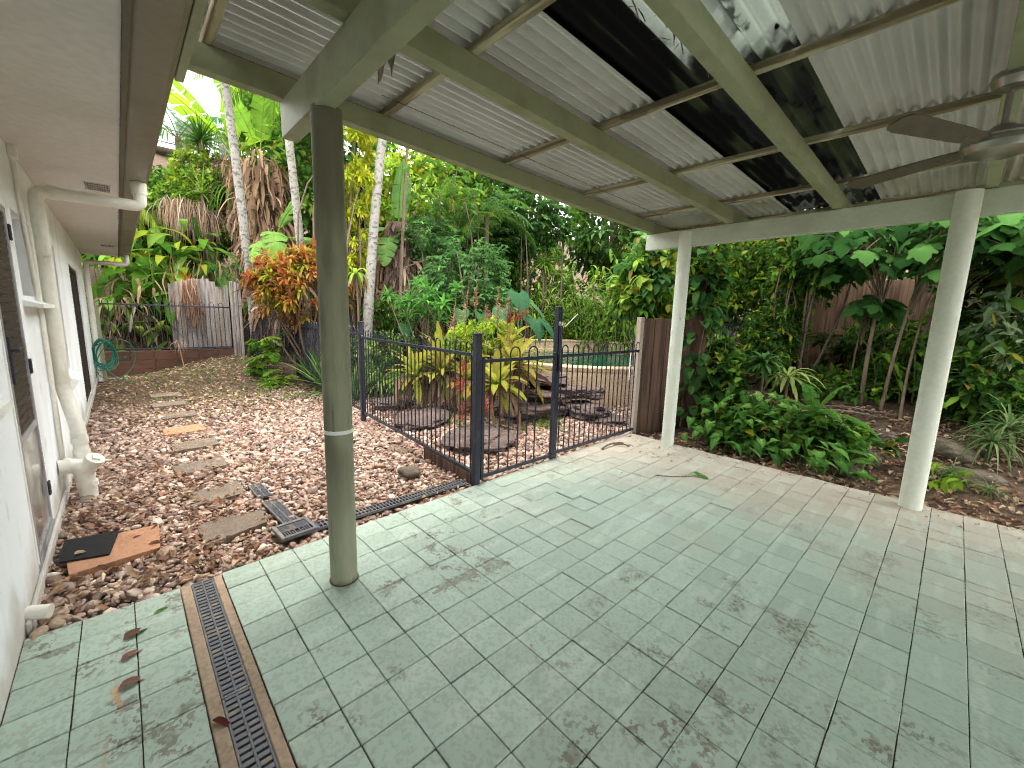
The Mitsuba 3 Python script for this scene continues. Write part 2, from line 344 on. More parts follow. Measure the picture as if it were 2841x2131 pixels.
scene['pool_inside'] = principled((0.16, 0.42, 0.30), 0.5)
scene['water'] = bump(principled(proc(lambda p, n, uv: mix((0.003, 0.034, 0.018), (0.005, 0.055, 0.03), fbm(p.x * 1.2, p.y * 1.2))), 0.04, specular=0.5),
                      lambda p, n, uv: fbm(p.x * 4, p.y * 4), 0.03)
def f_retain(p, n, uv): return mix((0.16, 0.072, 0.045), (0.075, 0.042, 0.03), fbm(p.x * 3, p.z * 7, p.y * 3, 4)) * (0.8 + 0.4 * uv.x)
scene['retaining'] = bump(principled(proc(f_retain), 0.9), lambda p, n, uv: fbm(p.x * 20, p.y * 20, p.z * 20, 4), 0.008)
def f_palm(p, n, uv):
    c = mix((0.22, 0.205, 0.185), (0.33, 0.315, 0.29), fbm(p.x * 6, p.y * 6, p.z * 4, 3))
    sp = smoothstep(0.52, 0.64, fbm(p.x * 17, p.y * 17, p.z * 21, 4))
    c = mix(c, (0.06, 0.055, 0.048), sp * 0.8)
    ring = smoothstep(0.82, 0.97, dr.abs(dr.sin(p.z * 21 + 0.8 * noise(p.x * 20, p.y * 20))))
    return mix(c, (0.23, 0.2, 0.16), ring * 0.4)
scene['palm_bark'] = bump(principled(proc(f_palm), 0.85), lambda p, n, uv: fbm(p.x * 22, p.y * 22, p.z * 30), 0.008)
scene['bark'] = bump(principled(proc(lambda p, n, uv: mix((0.21, 0.155, 0.11), (0.09, 0.062, 0.045), fbm(p.x * 30, p.y * 30, p.z * 6, 4))), 0.9), lambda p, n, uv: fbm(p.x * 40, p.y * 40, p.z * 10), 0.01)
scene['red_bark'] = bump(principled(proc(lambda p, n, uv: mix((0.09, 0.042, 0.026), (0.035, 0.018, 0.012), fbm(p.x * 22, p.y * 22, p.z * 5, 4))), 0.9), lambda p, n, uv: fbm(p.x * 40, p.y * 40, p.z * 10), 0.01)
scene['far_white'] = principled((0.72, 0.73, 0.74), 0.7)
scene['far_roof'] = principled((0.45, 0.45, 0.47), 0.6)

for k_ in list(scene):
    if scene[k_].get('type') in ('principled', 'bumpmap'): scene[k_] = two(scene[k_])

# ---------------------------------------------------------------- terrain
def sm(a, b, x):
    t = np.clip((np.asarray(x, float) - a) / (b - a), 0, 1); return t * t * (3 - 2 * t)
def G(x, y):
    x, y = np.asarray(x, float), np.asarray(y, float)
    lawn = sm(8.6, 13.4, y) * (0.02 + 0.40 * sm(-0.1, 2.3, x))
    gard = sm(8.8, 13.0, y) * 0.95 * sm(3.0, 4.6, x)
    right = (0.55 * sm(5.5, 7.9, x) + 0.25 * sm(7.9, 10, x)) * (1 - sm(2.2, 3.4, y)) + 0.9 * sm(11.0, 12.4, x) * sm(2.2, 3.4, y)
    hill = np.where(y > 13.62, 0.42 * sm(13.62, 14.2, y) * (1 - sm(2.2, 4.0, x)) + (y - 13.62) * 0.44, 0)
    east = np.maximum(x - 11.6, 0) * 0.3
    h = lawn * (1 - sm(3, 4.6, x)) + np.maximum(gard, right) + np.maximum(hill, east)
    h = np.minimum(h, 14 + 0.02 * h)
    return h + 0.025 * (meshkit.fbm(np.stack([x * 0.9, y * 0.9, x * 0], -1), 3, 5) - 0.5) * sm(5.3, 6.5, np.maximum(x, y - 2))

def axis(segs):
    o = []
    for a, b, s in segs: o += list(np.arange(a, b, s))
    return A(o + [segs[-1][1]])
gx = axis([(-120, -20, 12), (-20, -2, 3), (-2, 5.2, 0.25), (5.2, 12, 0.2), (12, 30, 1.0), (30, 120, 8)])
gy = axis([(-120, -20, 12), (-20, -2, 2), (-2, 2.8, 0.3), (2.8, 13.4, 0.2), (13.4, 13.8, 0.06), (13.8, 20, 0.4), (20, 60, 2.0), (60, 140, 8)])
X, Y = np.meshgrid(gx, gy, indexing='ij')
Z = G(X, Y) - 0.055
V = np.stack([X, Y, Z], -1).reshape(-1, 3)
ny = len(gy); i, j = np.meshgrid(np.arange(len(gx) - 1), np.arange(ny - 1), indexing='ij'); i, j = i.ravel(), j.ravel()
F = np.vstack([np.c_[i * ny + j, (i + 1) * ny + j, (i + 1) * ny + j + 1], np.c_[i * ny + j, (i + 1) * ny + j + 1, i * ny + j + 1]])
whole(struct('ground', 'brown soil ground rising to a bank behind the garden'), (V, F), 'soil', smooth=True)

# ---------------------------------------------------------------- paved floor
def warp(v):
    v = A(v, float).copy()
    v[:, 1] += 0.04 * np.maximum(v[:, 0] - 0.32, 0) * np.clip((v[:, 1] - 1.3) / 1.6, 0, 1)
    return v
floor = struct('patio_floor', 'mint green painted square pavers of the covered patio, worn to tan at the right')
slab = Polygon([(-0.465, -6), (5.29, -6), (5.27, -0.6), (5.26, 1.2), (5.25, 2.3), (5.22, 3.09), (0.33, 2.9), (0.33, -6)])
bed1 = trimesh.creation.extrude_polygon(Polygon([(0.325, -6), (5.28, -6), (5.26, 2.2), (5.20, 3.085), (2.4, 2.97), (0.325, 2.885)]), 0.05, engine='earcut')
bed1.apply_translation([0, 0, -0.058])
bed2 = cbox([-0.47, -6, -0.066], [0.118, 2.885, -0.008])
whole(floor, cat([bed1, bed2]), 'joint', smooth=False)
rng = np.random.default_rng(11)
pav = []
for k in range(0, 46):
    y1 = 2.895 - 0.1965 * k; y0 = y1 - 0.1965
    xs = [0.325]
    shifty = 0.0
    while xs[-1] < 5.25:
        w = 0.2013
        if k % 2 and abs(xs[-1] - 2.34 - 0.2 * ((k * 7) % 4)) < 0.1 and shifty == 0: w = 0.302; shifty = 1
        if k % 3 == 1 and abs(xs[-1] - 3.75) < 0.1 and shifty < 2: w = 0.115; shifty = 2
        xs.append(min(xs[-1] + w, 5.27))
    for a, b in zip(xs[:-1], xs[1:]):
        if b - a > 0.05: pav.append((a, y0, b, y1))
    if k * 0.1965 < 8:
        for a, b in ((-0.468, -0.272), (-0.272, -0.072), (-0.072, 0.122)):
            pav.append((a, y0 + 0.07 * 0, b, y1 + (-0.012 if k == 0 else 0)))
raised = {(2.5, 2.3): 0.012, (2.9, 2.2): 0.014, (3.1, 2.05): 0.012, (2.7, 1.75): 0.010, (3.9, 1.3): 0.008}
cam_xy = A([0.3, 0.4])
def seen(q):
    c = A([(q[0] + q[2]) / 2, (q[1] + q[3]) / 2, 0.0]) - EYE
    d = c @ FWD; r = np.cross(FWD, UPV)
    return d > 0.3 and abs(c @ r) / d < 1.33 and abs(c @ np.cross(r, FWD)) / d < 1.02
order = sorted(range(len(pav)), key=lambda n_: (not seen(pav[n_]), np.hypot(pav[n_][0] - 0, pav[n_][1] - 0)))
single = set(order[:298]); rest = []; rest_uv = []
for n_, q in enumerate(pav):
    gp = 0.0014 + rng.uniform(0, 0.0012) + (0.0012 if rng.uniform() < 0.2 else 0)
    tops = [] ; dz = rng.normal(0, 0.0012)
    for (a, b), h in raised.items():
        if q[0] <= a < q[2] and q[1] <= b < q[3]: dz = h
    m = cbox([q[0] + gp, q[1] + gp, -0.045], [q[2] - gp, q[3] - gp, 0.0], 0.0018)
    v = m.vertices.copy(); tilt = rng.normal(0, 0.006, 2) if dz < 0.006 else rng.normal(0, 0.02, 2)
    top = v[:, 2] > -0.02
    v[top, 2] += dz + (v[top, 0] - (q[0] + q[2]) / 2) * tilt[0] + (v[top, 1] - (q[1] + q[3]) / 2) * tilt[1]
    rot = rng.normal(0, 0.004); cx, cy = (q[0] + q[2]) / 2, (q[1] + q[3]) / 2
    vx, vy = v[:, 0] - cx, v[:, 1] - cy
    v[:, 0], v[:, 1] = cx + vx - rot * vy, cy + vy + rot * vx
    v = warp(v); u = rng.uniform(0, 1, 2); uv = np.tile(u, (len(v), 1))
    if n_ in single: part(floor, 'paver', (v, m.faces), 'paver', smooth=False, uv=uv)
    else: rest.append(trimesh.Trimesh(v, m.faces, process=False)); rest_uv.append(uv)
part(floor, 'paver_field', cat(rest), 'paver', smooth=False, uv=np.vstack(rest_uv), stuff=True)

# slot drain across the floor
drain = thing('drain_channel', 'black slotted drain grate set between two concrete strips in the patio floor', 'drain')
part(drain, 'concrete_edge', cbox([0.125, -6, -0.05], [0.173, 2.893, -0.003], 0.004), 'concrete')
part(drain, 'concrete_edge', cbox([0.281, -6, -0.05], [0.322, 2.893, -0.003], 0.004), 'concrete')
part(drain, 'trough', cbox([0.1735, -6, -0.054], [0.2805, 2.89, -0.046]), 'void')
for s0 in (2.888, 1.888, 0.888, -0.112):
    y1, y0 = s0, s0 - 0.996
    gr = [cbox([x0, y0, -0.02], [x1, y1, -0.004], 0.002) for x0, x1 in ((0.1745, 0.184), (0.222, 0.232), (0.270, 0.2795))]
    gr += [cbox([0.1845, y1 - 0.012, -0.02], [0.2695, y1, -0.0045]), cbox([0.1845, y0, -0.02], [0.2695, y0 + 0.012, -0.0045])]
    part(drain, 'grate_frame', cat(gr), 'grate_black', smooth=False)
    n_ = 30
    bars = []
    for b in range(n_):
        yy = y0 + 0.014 + (y1 - y0 - 0.028) * (b + 0.5) / n_
        for x0, x1 in ((0.1842, 0.2218), (0.2322, 0.2698)):
            mm = cbox([x0, yy - 0.0095, -0.018], [x1, yy + 0.0095, -0.0052])
            if s0 > 1.5: part(drain, 'grate_bar', mm, 'grate_black', smooth=False)
            else: bars.append(mm)
    if bars: part(drain, 'bar_field', cat(bars), 'grate_black', smooth=False, stuff=True)

# ---------------------------------------------------------------- patio shelter
sh = thing('patio_shelter', 'pale green timber patio roof on round posts with corrugated sheets', 'patio roof')
def zraf(x): return 2.835 - 0.0205 * (x - 0.33)          # underside of the rafters
def post(x, y, z1, r, bs):
    zs = np.r_[0, 0.02, np.linspace(0.3, z1, 12)]
    return part(sh, 'post', tube(np.c_[np.full(len(zs), x), np.full(len(zs), y), zs], r, 28), bs, smooth=40)
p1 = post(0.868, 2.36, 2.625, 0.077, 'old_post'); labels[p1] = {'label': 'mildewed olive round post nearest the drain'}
tp = trimesh.creation.annulus(0.0775, 0.0795, 0.022, sections=32); tp.apply_translation([0.868, 2.36, 0.935])
jr = trimesh.creation.annulus(0.0772, 0.0835, 0.006, sections=36); jr.apply_translation([0.868, 2.36, 0.003]); part(p1, 'base_joint', jr, 'joint')
part(p1, 'tape_band', tp, 'white_trim')
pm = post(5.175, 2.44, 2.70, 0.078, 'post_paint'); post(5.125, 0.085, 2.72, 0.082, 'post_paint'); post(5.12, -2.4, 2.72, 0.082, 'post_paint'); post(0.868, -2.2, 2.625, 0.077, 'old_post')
hk = tube([[5.11, 2.395, 1.66], [5.085, 2.38, 1.66], [5.075, 2.37, 1.645], [5.085, 2.378, 1.632]], 0.004, 6)
part(pm, 'hook', hk, 'black_metal')
part(sh, 'beam', cbox([0.80, -4.4, 2.612], [0.888, 2.895, 2.812], 0.004), 'shaded_beam_paint')
part(sh, 'beam', cbox([5.165, -4.4, 2.53], [5.25, 2.97, 2.728], 0.004), 'lit_beam_paint')
RY = [2.905, 1.935, 0.955, -0.03, -1.0, -1.98, -2.95, -3.92]
for y in RY:
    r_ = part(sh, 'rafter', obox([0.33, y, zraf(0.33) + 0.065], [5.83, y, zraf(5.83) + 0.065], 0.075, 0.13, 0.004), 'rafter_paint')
    if y in (1.935, 0.955):
        for bx in (0.88, 1.9, 2.05, 3.1, 3.25, 5.0):
            b = trimesh.creation.icosphere(1, 0.008); b.apply_translation([bx, y + 0.012, zraf(bx) - 0.001]); part(r_, 'bolt_head', b, 'steel')
PX = [0.46, 1.46, 2.585, 3.73, 4.86, 5.78]
for x in PX:
    z0 = zraf(x) + 0.131
    part(sh, 'purlin', cbox([x - 0.024, -4.4, z0], [x + 0.024, 3.0, z0 + 0.042], 0.003), 'purlin_wood')
part(sh, 'ledger', cbox([0.309, -4.4, 2.73], [0.345, 2.86, 2.99], 0.003), 'shaded_beam_paint')
def corr_sheet(y0, y1, ph=0.0, x0=0.345, x1=5.88):
    pitch, amp = 0.0762, 0.017
    ys = np.linspace(y0, y1, max(8, int((y1 - y0) / pitch * 10)) + 1)
    xs = np.linspace(x0, x1, 9)
    XX, YY = np.meshgrid(xs, ys, indexing='ij')
    ZZ = zraf(XX) + 0.131 + 0.042 + 0.0173 + amp * np.cos((YY - y0) / pitch * 2 * np.pi) + ph
    v = np.stack([XX, YY, ZZ], -1).reshape(-1, 3); k = len(ys)
    i, j = np.meshgrid(np.arange(len(xs) - 1), np.arange(k - 1), indexing='ij'); i, j = i.ravel(), j.ravel()
    f = np.vstack([np.c_[i * k + j, (i + 1) * k + j, (i + 1) * k + j + 1], np.c_[i * k + j, (i + 1) * k + j + 1, i * k + j + 1]])
    return v, f
edges = [3.02, 2.258, 1.496, 0.692, -0.07, -0.832, -1.594, -2.356, -3.118, -3.88, -4.64]
for q in range(len(edges) - 1):
    if q == 2:
        part(sh, 'skylight_sheet', corr_sheet(edges[q + 1] + 0.004, edges[q] - 0.004, 0.004), 'skylight', smooth=True, label='grimy translucent skylight sheet, black with dirt and moss')
    else:
        part(sh, 'roof_sheet', corr_sheet(edges[q + 1] - 0.02, edges[q] + 0.02), 'tin', smooth=True)
# barge cap that closes the roof edge by the garden
part(sh, 'barge_strip', obox([0.375, 2.968, zraf(0.375) + 0.158], [5.83, 2.968, zraf(5.83) + 0.158], 0.02, 0.055, 0.002), 'fascia')
wire = tube(np.c_[np.linspace(1.3, 4.9, 12), np.full(12, 2.62), zraf(np.linspace(1.3, 4.9, 12)) + 0.118], 0.0025, 5)
part(sh, 'wire', wire, 'dark_gap')
tag = Acc()
rng = np.random.default_rng(5)
d_ = rand_dirs(rng, 16, -1.2)
acc_straps(tag, A([1.04, 1.99, 2.87]) + rng.normal(0, 0.035, (16, 3)), d_, rng.uniform(0.08, 0.2, 16), 0.03, 1.5, pick(rng, [(0.3, 0.27, 0.22), (0.2, 0.17, 0.13)], 16), n=4, prof='lance', rng=rng, wob=0.15)
k = thing('dry_leaf_bunch', 'bunch of dry grey leaves caught on the rafter above the near beam', 'dead leaves')
whole(k, tag.get()[0], 'leaf_dry', smooth=True, color=tag.get()[1])
tw = Acc()
m_ = 120
tx = rng.uniform(0.9, 2.6, m_)
acc_straps(tw, np.c_[tx, rng.normal(1.08, 0.05, m_), zraf(tx) + 0.172], rand_dirs(rng, m_, -0.3) * [2, 0.5, 0.6], rng.uniform(0.04, 0.13, m_), 0.008, 0.6, pick(rng, [(0.05, 0.035, 0.02), (0.1, 0.07, 0.04), (0.22, 0.16, 0.09)], m_), n=2, prof='even')
k = thing('roof_debris', 'brown twigs and leaf litter hanging under the bright skylight edge', 'leaf litter', kind='stuff')
whole(k, tw.get()[0], 'leaf_dry', smooth=True, color=tw.get()[1])

# ceiling fan
fan = thing('ceiling_fan', 'brushed steel ceiling fan with brown blades under the patio roof', 'fan')
FX, FY, FZ = 3.13, -0.02, 2.49
def rev(profile, x, y, z, n=36):
    m = lathe(profile, n); m.apply_translation([x, y, z]); return m
part(fan, 'canopy', rev([(0, 0.30), (0.07, 0.30), (0.075, 0.27), (0.06, 0.235), (0.02, 0.22), (0, 0.22)], FX, FY, FZ), 'steel')
part(fan, 'down_rod', tube([[FX, FY, FZ + 0.02], [FX, FY, FZ + 0.24]], 0.013, 12), 'steel')
part(fan, 'motor_housing', rev([(0, 0.075), (0.035, 0.075), (0.06, 0.05), (0.115, 0.035), (0.137, 0.012), (0.132, 0.006), (0.137, 0.0), (0.137, -0.018), (0.12, -0.04), (0.118, -0.046), (0.07, -0.062), (0, -0.066)], FX, FY, FZ), 'steel')
for a in (152, 242, 332, 62):
    r = np.radians(a); d = A([np.cos(r), np.sin(r), 0]); s = A([-np.sin(r), np.cos(r), 0]); pitch = 0.24
    up = A([0, 0, 1.0]); sw = s * np.cos(pitch) + up * np.sin(pitch); nw = np.cross(d, sw)
    pr = [(0.10, 0.02), (0.17, 0.038), (0.28, 0.046), (0.5, 0.052), (0.63, 0.056), (0.67, 0.048), (0.69, 0.026)]
    tv = []
    for t, w in pr:
        c = A([FX, FY, FZ - 0.005]) + d * t
        for sg, th in ((-1, 1), (1, 1), (1, -1), (-1, -1)): tv.append(c + sw * sg * w + nw * th * 0.004)
    f = []
    for q in range(len(pr) - 1):
        for e in range(4):
            a0, a1 = q * 4 + e, q * 4 + (e + 1) % 4; f += [[a0, a1, a1 + 4], [a0, a1 + 4, a0 + 4]]
    e = (len(pr) - 1) * 4; f += [[e, e + 1, e + 2], [e, e + 2, e + 3], [2, 1, 0], [3, 2, 0]]
    b = part(fan, 'blade', (A(tv), A(f)), 'fan_wood')
    for sx_ in (0.2, 0.235): part(b, 'screw', tube([A([FX, FY, FZ - 0.009]) + d * sx_, A([FX, FY, FZ - 0.013]) + d * sx_], 0.006, 8), 'steel')
    part(b, 'blade_iron', obox(A([FX, FY, FZ + 0.012]) + d * 0.11, A([FX, FY, FZ + 0.008]) + d * 0.26, 0.03, 0.006), 'steel')

# ---------------------------------------------------------------- house
hs = thing('house', 'white rendered house wall with eave, gutter and downpipes along the left', 'house')
WX = -0.47
outer = sbox(-6, -0.12, 12.8, 2.7)
holes = [sbox(3.50, 0.07, 4.26, 2.22), sbox(4.47, 1.66, 5.06, 2.24), sbox(6.55, 0.86, 7.15, 2.25), sbox(9.05, 0.05, 10.98, 2.2)]
wall = outer
for h in holes: wall = wall.difference(h)
wm = trimesh.creation.extrude_polygon(wall, 0.14, engine='earcut')
M = np.eye(4); M[:3, :3] = A([[0, 0, 1], [1, 0, 0], [0, 1, 0]]).astype(float); M[0, 3] = WX - 0.14
wm.apply_transform(M)
part(hs, 'wall', wm, 'render_wall', smooth=False)
part(hs, 'end_wall', cbox([-6, 12.66, -0.12], [WX - 0.142, 12.8, 2.7]), 'render_wall', smooth=False)
part(hs, 'roof', cat([trimesh.convex.convex_hull(A([[0.13, -6.2, 2.88], [0.13, 13.1, 2.88], [-7, -6.2, 4.9], [-7, 13.1, 4.9], [-7, -6.2, 2.75], [-7, 13.1, 2.75], [0.1, 13.1, 2.745], [0.1, -6.2, 2.745]]))]), 'far_roof', smooth=False)
part(hs, 'soffit', cbox([WX + 0.001, -6, 2.70], [0.108, 13.0, 2.712]), 'soffit', smooth=False)
part(hs, 'plinth', cbox([WX + 0.001, 2.94, -0.1], [WX + 0.022, 12.8, 0.045], 0.006), 'render_wall')
part(hs, 'fascia_board', cbox([0.109, -6, 2.685], [0.136, 13.05, 2.9], 0.003), 'fascia')
gp = [(0.1525, 2.87), (0.1525, 2.715), (0.19, 2.705), (0.295, 2.705), (0.318, 2.722), (0.322, 2.84), (0.314, 2.86), (0.318, 2.87), (0.312, 2.875), (0.306, 2.85), (0.312, 2.73), (0.29, 2.712), (0.165, 2.713), (0.16, 2.87)]
gm = trimesh.creation.extrude_polygon(Polygon(gp), 19.05, engine='earcut')
M = np.eye(4); M[:3, :3] = A([[1, 0, 0], [0, 0, -1], [0, 1, 0]]).astype(float); M[1, 3] = 13.05
M[0, 3] = -0.0155; gm.apply_transform(M); part(hs, 'gutter', gm, 'gutter')
# security door with lattice and a glossy kick panel
dr_ = part(hs, 'door', cat([cbox([-0.492, 3.54, 0.09], [-0.464, 3.585, 2.2], 0.003), cbox([-0.492, 4.175, 0.09], [-0.464, 4.22, 2.2], 0.003), cbox([-0.492, 3.585, 0.09], [-0.464, 4.175, 0.135], 0.003), cbox([-0.492, 3.585, 0.795], [-0.464, 4.175, 0.835], 0.003), cbox([-0.492, 3.585, 2.155], [-0.464, 4.175, 2.2], 0.003)]), 'alu', label='grey framed security door with dark lattice above a glossy panel')
part(dr_, 'kick_panel', cbox([-0.484, 3.5855, 0.1355], [-0.474, 4.1745, 0.7945]), 'dark_glass', smooth=False)
part(dr_, 'inner_panel', cbox([-0.486, 3.5855, 0.8355], [-0.478, 4.1745, 2.1545]), 'pale_back', smooth=False)
for q in range(12):
    yy = 3.585 + 0.59 * (q + 0.5) / 12
    part(dr_, 'lattice_bar', cbox([-0.4745, yy - 0.0135, 0.836], [-0.4737, yy + 0.0135, 2.1545]), 'lattice', smooth=False)
for q in range(26):
    zz = 0.836 + 1.318 * (q + 0.5) / 26
    part(dr_, 'lattice_bar', cbox([-0.4735, 3.5855, zz - 0.0145], [-0.4727, 4.1745, zz + 0.0145]), 'lattice', smooth=False)
part(dr_, 'handle', cat([cbox([-0.472, 3.60, 1.15], [-0.456, 3.635, 1.42], 0.003), tube([[-0.48, 3.617, 1.34], [-0.43, 3.617, 1.34], [-0.43, 3.72, 1.345]], 0.008, 8)]), 'black_metal')
for zz in (0.28, 1.14, 2.0): part(dr_, 'hinge', cbox([-0.4635, 4.20, zz], [-0.452, 4.245, zz + 0.1], 0.003), 'black_metal')
part(hs, 'door_frame', cat([cbox([-0.53, 3.50, 0.05], [-0.4655, 3.539, 2.245], 0.003), cbox([-0.53, 4.2215, 0.05], [-0.466, 4.26, 2.245], 0.003), cbox([-0.53, 3.54, 2.201], [-0.466, 4.22, 2.245], 0.003)]), 'white_trim')
part(hs, 'threshold', cbox([-0.53, 3.5005, 0.02], [-0.462, 4.2595, 0.088], 0.003), 'alu')
# windows
w1 = part(hs, 'window', cat([cbox([-0.56, 4.472, 1.662], [-0.53, 4.50, 2.238]), cbox([-0.56, 5.03, 1.662], [-0.53, 5.058, 2.238]), cbox([-0.56, 4.5, 1.662], [-0.53, 5.03, 1.69]), cbox([-0.56, 4.5, 2.21], [-0.53, 5.03, 2.238])]), 'alu')
part(w1, 'pane', cbox([-0.55, 4.5, 1.69], [-0.544, 5.03, 2.21]), 'dark_glass', smooth=False)
part(w1, 'sill', trimesh.convex.convex_hull(A([[-0.56, 4.40, 1.655], [-0.56, 5.12, 1.655], [-0.375, 4.40, 1.60], [-0.375, 5.12, 1.60], [-0.375, 4.40, 1.575], [-0.375, 5.12, 1.575], [-0.56, 4.40, 1.60], [-0.56, 5.12, 1.60]])), 'white_trim', smooth=False)
w2 = part(hs, 'window', cat([cbox([-0.58, 6.552, 0.862], [-0.55, 6.58, 2.248]), cbox([-0.58, 7.12, 0.862], [-0.55, 7.148, 2.248]), cbox([-0.58, 6.58, 0.862], [-0.55, 7.12, 0.89]), cbox([-0.58, 6.58, 2.22], [-0.55, 7.12, 2.248])]), 'alu')
part(w2, 'pane', cbox([-0.57, 6.58, 0.89], [-0.564, 7.12, 2.22]), 'dark_glass', smooth=False)
part(w2, 'sill', trimesh.convex.convex_hull(A([[-0.56, 6.5, 0.855], [-0.56, 7.2, 0.855], [-0.37, 6.5, 0.80], [-0.37, 7.2, 0.80], [-0.46, 6.5, 0.62], [-0.46, 7.2, 0.62], [-0.56, 6.5, 0.7], [-0.56, 7.2, 0.7]])), 'white_trim', smooth=False)
part(hs, 'sill_block', trimesh.convex.convex_hull(A([[-0.47, 1.9, 1.125], [-0.47, 3.30, 1.125], [-0.437, 1.9, 1.115], [-0.437, 3.27, 1.115], [-0.434, 1.9, 1.075], [-0.434, 3.27, 1.075], [-0.47, 1.9, 1.03], [-0.47, 3.30, 1.03]])), 'white_trim', smooth=False)
d2 = part(hs, 'screen_door', cat([cbox([-0.53, 9.05, 0.055], [-0.49, 9.1, 2.195]), cbox([-0.53, 10.93, 0.055], [-0.49, 10.98, 2.195]), cbox([-0.53, 9.98, 0.055], [-0.49, 10.03, 2.195]), cbox([-0.53, 9.1, 2.15], [-0.49, 9.98, 2.195]), cbox([-0.53, 10.03, 2.15], [-0.49, 10.93, 2.195]), cbox([-0.53, 9.1, 0.055], [-0.49, 9.98, 0.11]), cbox([-0.53, 10.03, 0.055], [-0.49, 10.93, 0.11])]), 'lattice', label='dark brown lattice screen door farther along the wall')
part(d2, 'inner_panel', cbox([-0.58, 9.1, 0.11], [-0.57, 10.93, 2.15]), 'pale_back', smooth=False)
bars = [cbox([-0.515, y, 0.111], [-0.509, y + 0.024, 2.149]) for y in np.arange(9.11, 10.92, 0.044)] + [cbox([-0.508, 9.101, z], [-0.503, 10.929, z + 0.028]) for z in np.arange(0.12, 2.14, 0.05)]
part(d2, 'lattice_mesh', cat(bars), 'lattice', smooth=False, stuff=True)
for y0, y1 in ((5.5, 5.86), (10.7, 11.05)):
    vt = part(hs, 'vent', cat([cbox([-0.135, y0, 2.6945], [0.06, y0 + 0.014, 2.6995]), cbox([-0.135, y1 - 0.014, 2.6945], [0.06, y1, 2.6995]), cbox([-0.135, y0 + 0.0145, 2.6945], [-0.121, y1 - 0.0145, 2.6995]), cbox([0.046, y0 + 0.0145, 2.6945], [0.06, y1 - 0.0145, 2.6995])]), 'soffit')
    part(vt, 'opening', cbox([-0.1205, y0 + 0.0147, 2.6975], [0.0455, y1 - 0.0147, 2.6998]), 'dark_gap', smooth=False)
    for q in range(10):
        xx = -0.112 + 0.146 * q / 9
        part(vt, 'louvre', cbox([xx, y0 + 0.0146, 2.6952], [xx + 0.004, y1 - 0.0146, 2.6972]), 'soffit', smooth=False)
    for q in range(1, 4):
        yy = y0 + (y1 - y0) * q / 4
        part(vt, 'louvre', cbox([-0.1208, yy - 0.004, 2.6935], [0.0458, yy + 0.004, 2.6951]), 'soffit', smooth=False)
# pipes
def elbowed(pts, r, bend=0.06, n=20):
    pts = [A(p, float) for p in pts]; out = [pts[0]]
    for a, b, c in zip(pts[:-2], pts[1:-1], pts[2:]):
        u, w = norm(a - b), norm(c - b)
        out += list(bez(b + u * bend, b, b + w * bend, 7))
    return tube(out + [pts[-1]], r, n)
def collar(x, y, z, r, h, axis=None):
    m = trimesh.creation.annulus(r * 0.9, r, h, sections=28)
    if axis is not None: m.apply_transform(trimesh.geometry.align_vectors([0, 0, 1], axis))
    m.apply_translation([x, y, z]); return m
dp = part(hs, 'downpipe', elbowed([[0.235, 5.2, 2.71], [0.235, 5.2, 2.50], [-0.40, 5.2, 2.50], [-0.40, 5.17, 0.92], [-0.335, 5.02, 0.56], [-0.325, 4.98, 0.28]], 0.048, 0.055), 'pvc', label='cream plastic downpipe beside the small window')
part(dp, 'outlet_sleeve', tube([[0.235, 5.2, 2.70], [0.235, 5.2, 2.60]], 0.055, 24), 'pvc')
for z_, x_, y_ in ((0.98, -0.40, 5.172), (0.47, -0.333, 5.0), (0.36, -0.329, 4.985)):
    part(dp, 'collar', collar(x_, y_, z_, 0.055, 0.05), 'pvc')
part(dp, 'collar', collar(-0.3, 5.2, 2.5, 0.054, 0.05, [1, 0, 0]), 'pvc')
for z_ in (2.0, 1.25, 0.52):
    part(dp, 'strap', cat([collar(-0.40 if z_ > 0.6 else -0.336, 5.17 if z_ > 0.6 else 5.01, z_, 0.051, 0.022), cbox([-0.469, 5.10, z_ - 0.011], [-0.45, 5.24, z_ + 0.011])]), 'pvc')
st = part(hs, 'stack_junction', elbowed([[-0.468, 4.86, 0.29], [-0.36, 4.88, 0.29], [-0.315, 4.90, 0.16], [-0.315, 4.90, -0.06]], 0.058, 0.05, 24), 'pvc', label='fat cream pipe junction with an angled cap at the foot of the downpipe')
part(st, 'riser', tube([[-0.325, 4.98, 0.36], [-0.325, 4.96, 0.26], [-0.318, 4.91, 0.17]], [0.052, 0.056, 0.06], 24), 'pvc')
part(st, 'branch', tube([[-0.325, 4.89, 0.2], [-0.255, 4.84, 0.315]], 0.056, 24), 'pvc')
part(st, 'cap', cat([tube([[-0.262, 4.845, 0.303], [-0.243, 4.83, 0.335]], 0.064, 24), tube([[-0.2435, 4.831, 0.3345], [-0.236, 4.825, 0.347]], 0.035, 4)]), 'pvc')
part(st, 'collar', collar(-0.315, 4.90, 0.105, 0.068, 0.045), 'pvc')
part(st, 'collar', collar(-0.41, 4.87, 0.29, 0.064, 0.04, [1, 0, 0]), 'pvc')
part(hs, 'conduit', elbowed([[-0.452, 4.75, 2.70], [-0.452, 4.77, 2.3], [-0.452, 5.05, 1.5], [-0.452, 5.02, 0.02]], 0.014, 0.1, 10), 'pvc')
part(hs, 'conduit_bracket', cbox([-0.469, 4.70, 2.62], [-0.425, 4.80, 2.70], 0.004), 'pvc')
part(hs, 'conduit', tube([[-0.452, 5.10, 2.2], [-0.452, 5.10, 0.02]], 0.016, 10), 'pvc')
d2p = part(hs, 'downpipe', elbowed([[0.235, 12.5, 2.71], [0.235, 12.5, 2.50], [-0.40, 12.5, 2.50], [-0.40, 12.5, 0.0]], 0.045, 0.055), 'pvc', label='cream plastic downpipe at the far end of the wall')
part(d2p, 'collar', collar(-0.4, 12.5, 1.35, 0.052, 0.05), 'pvc')
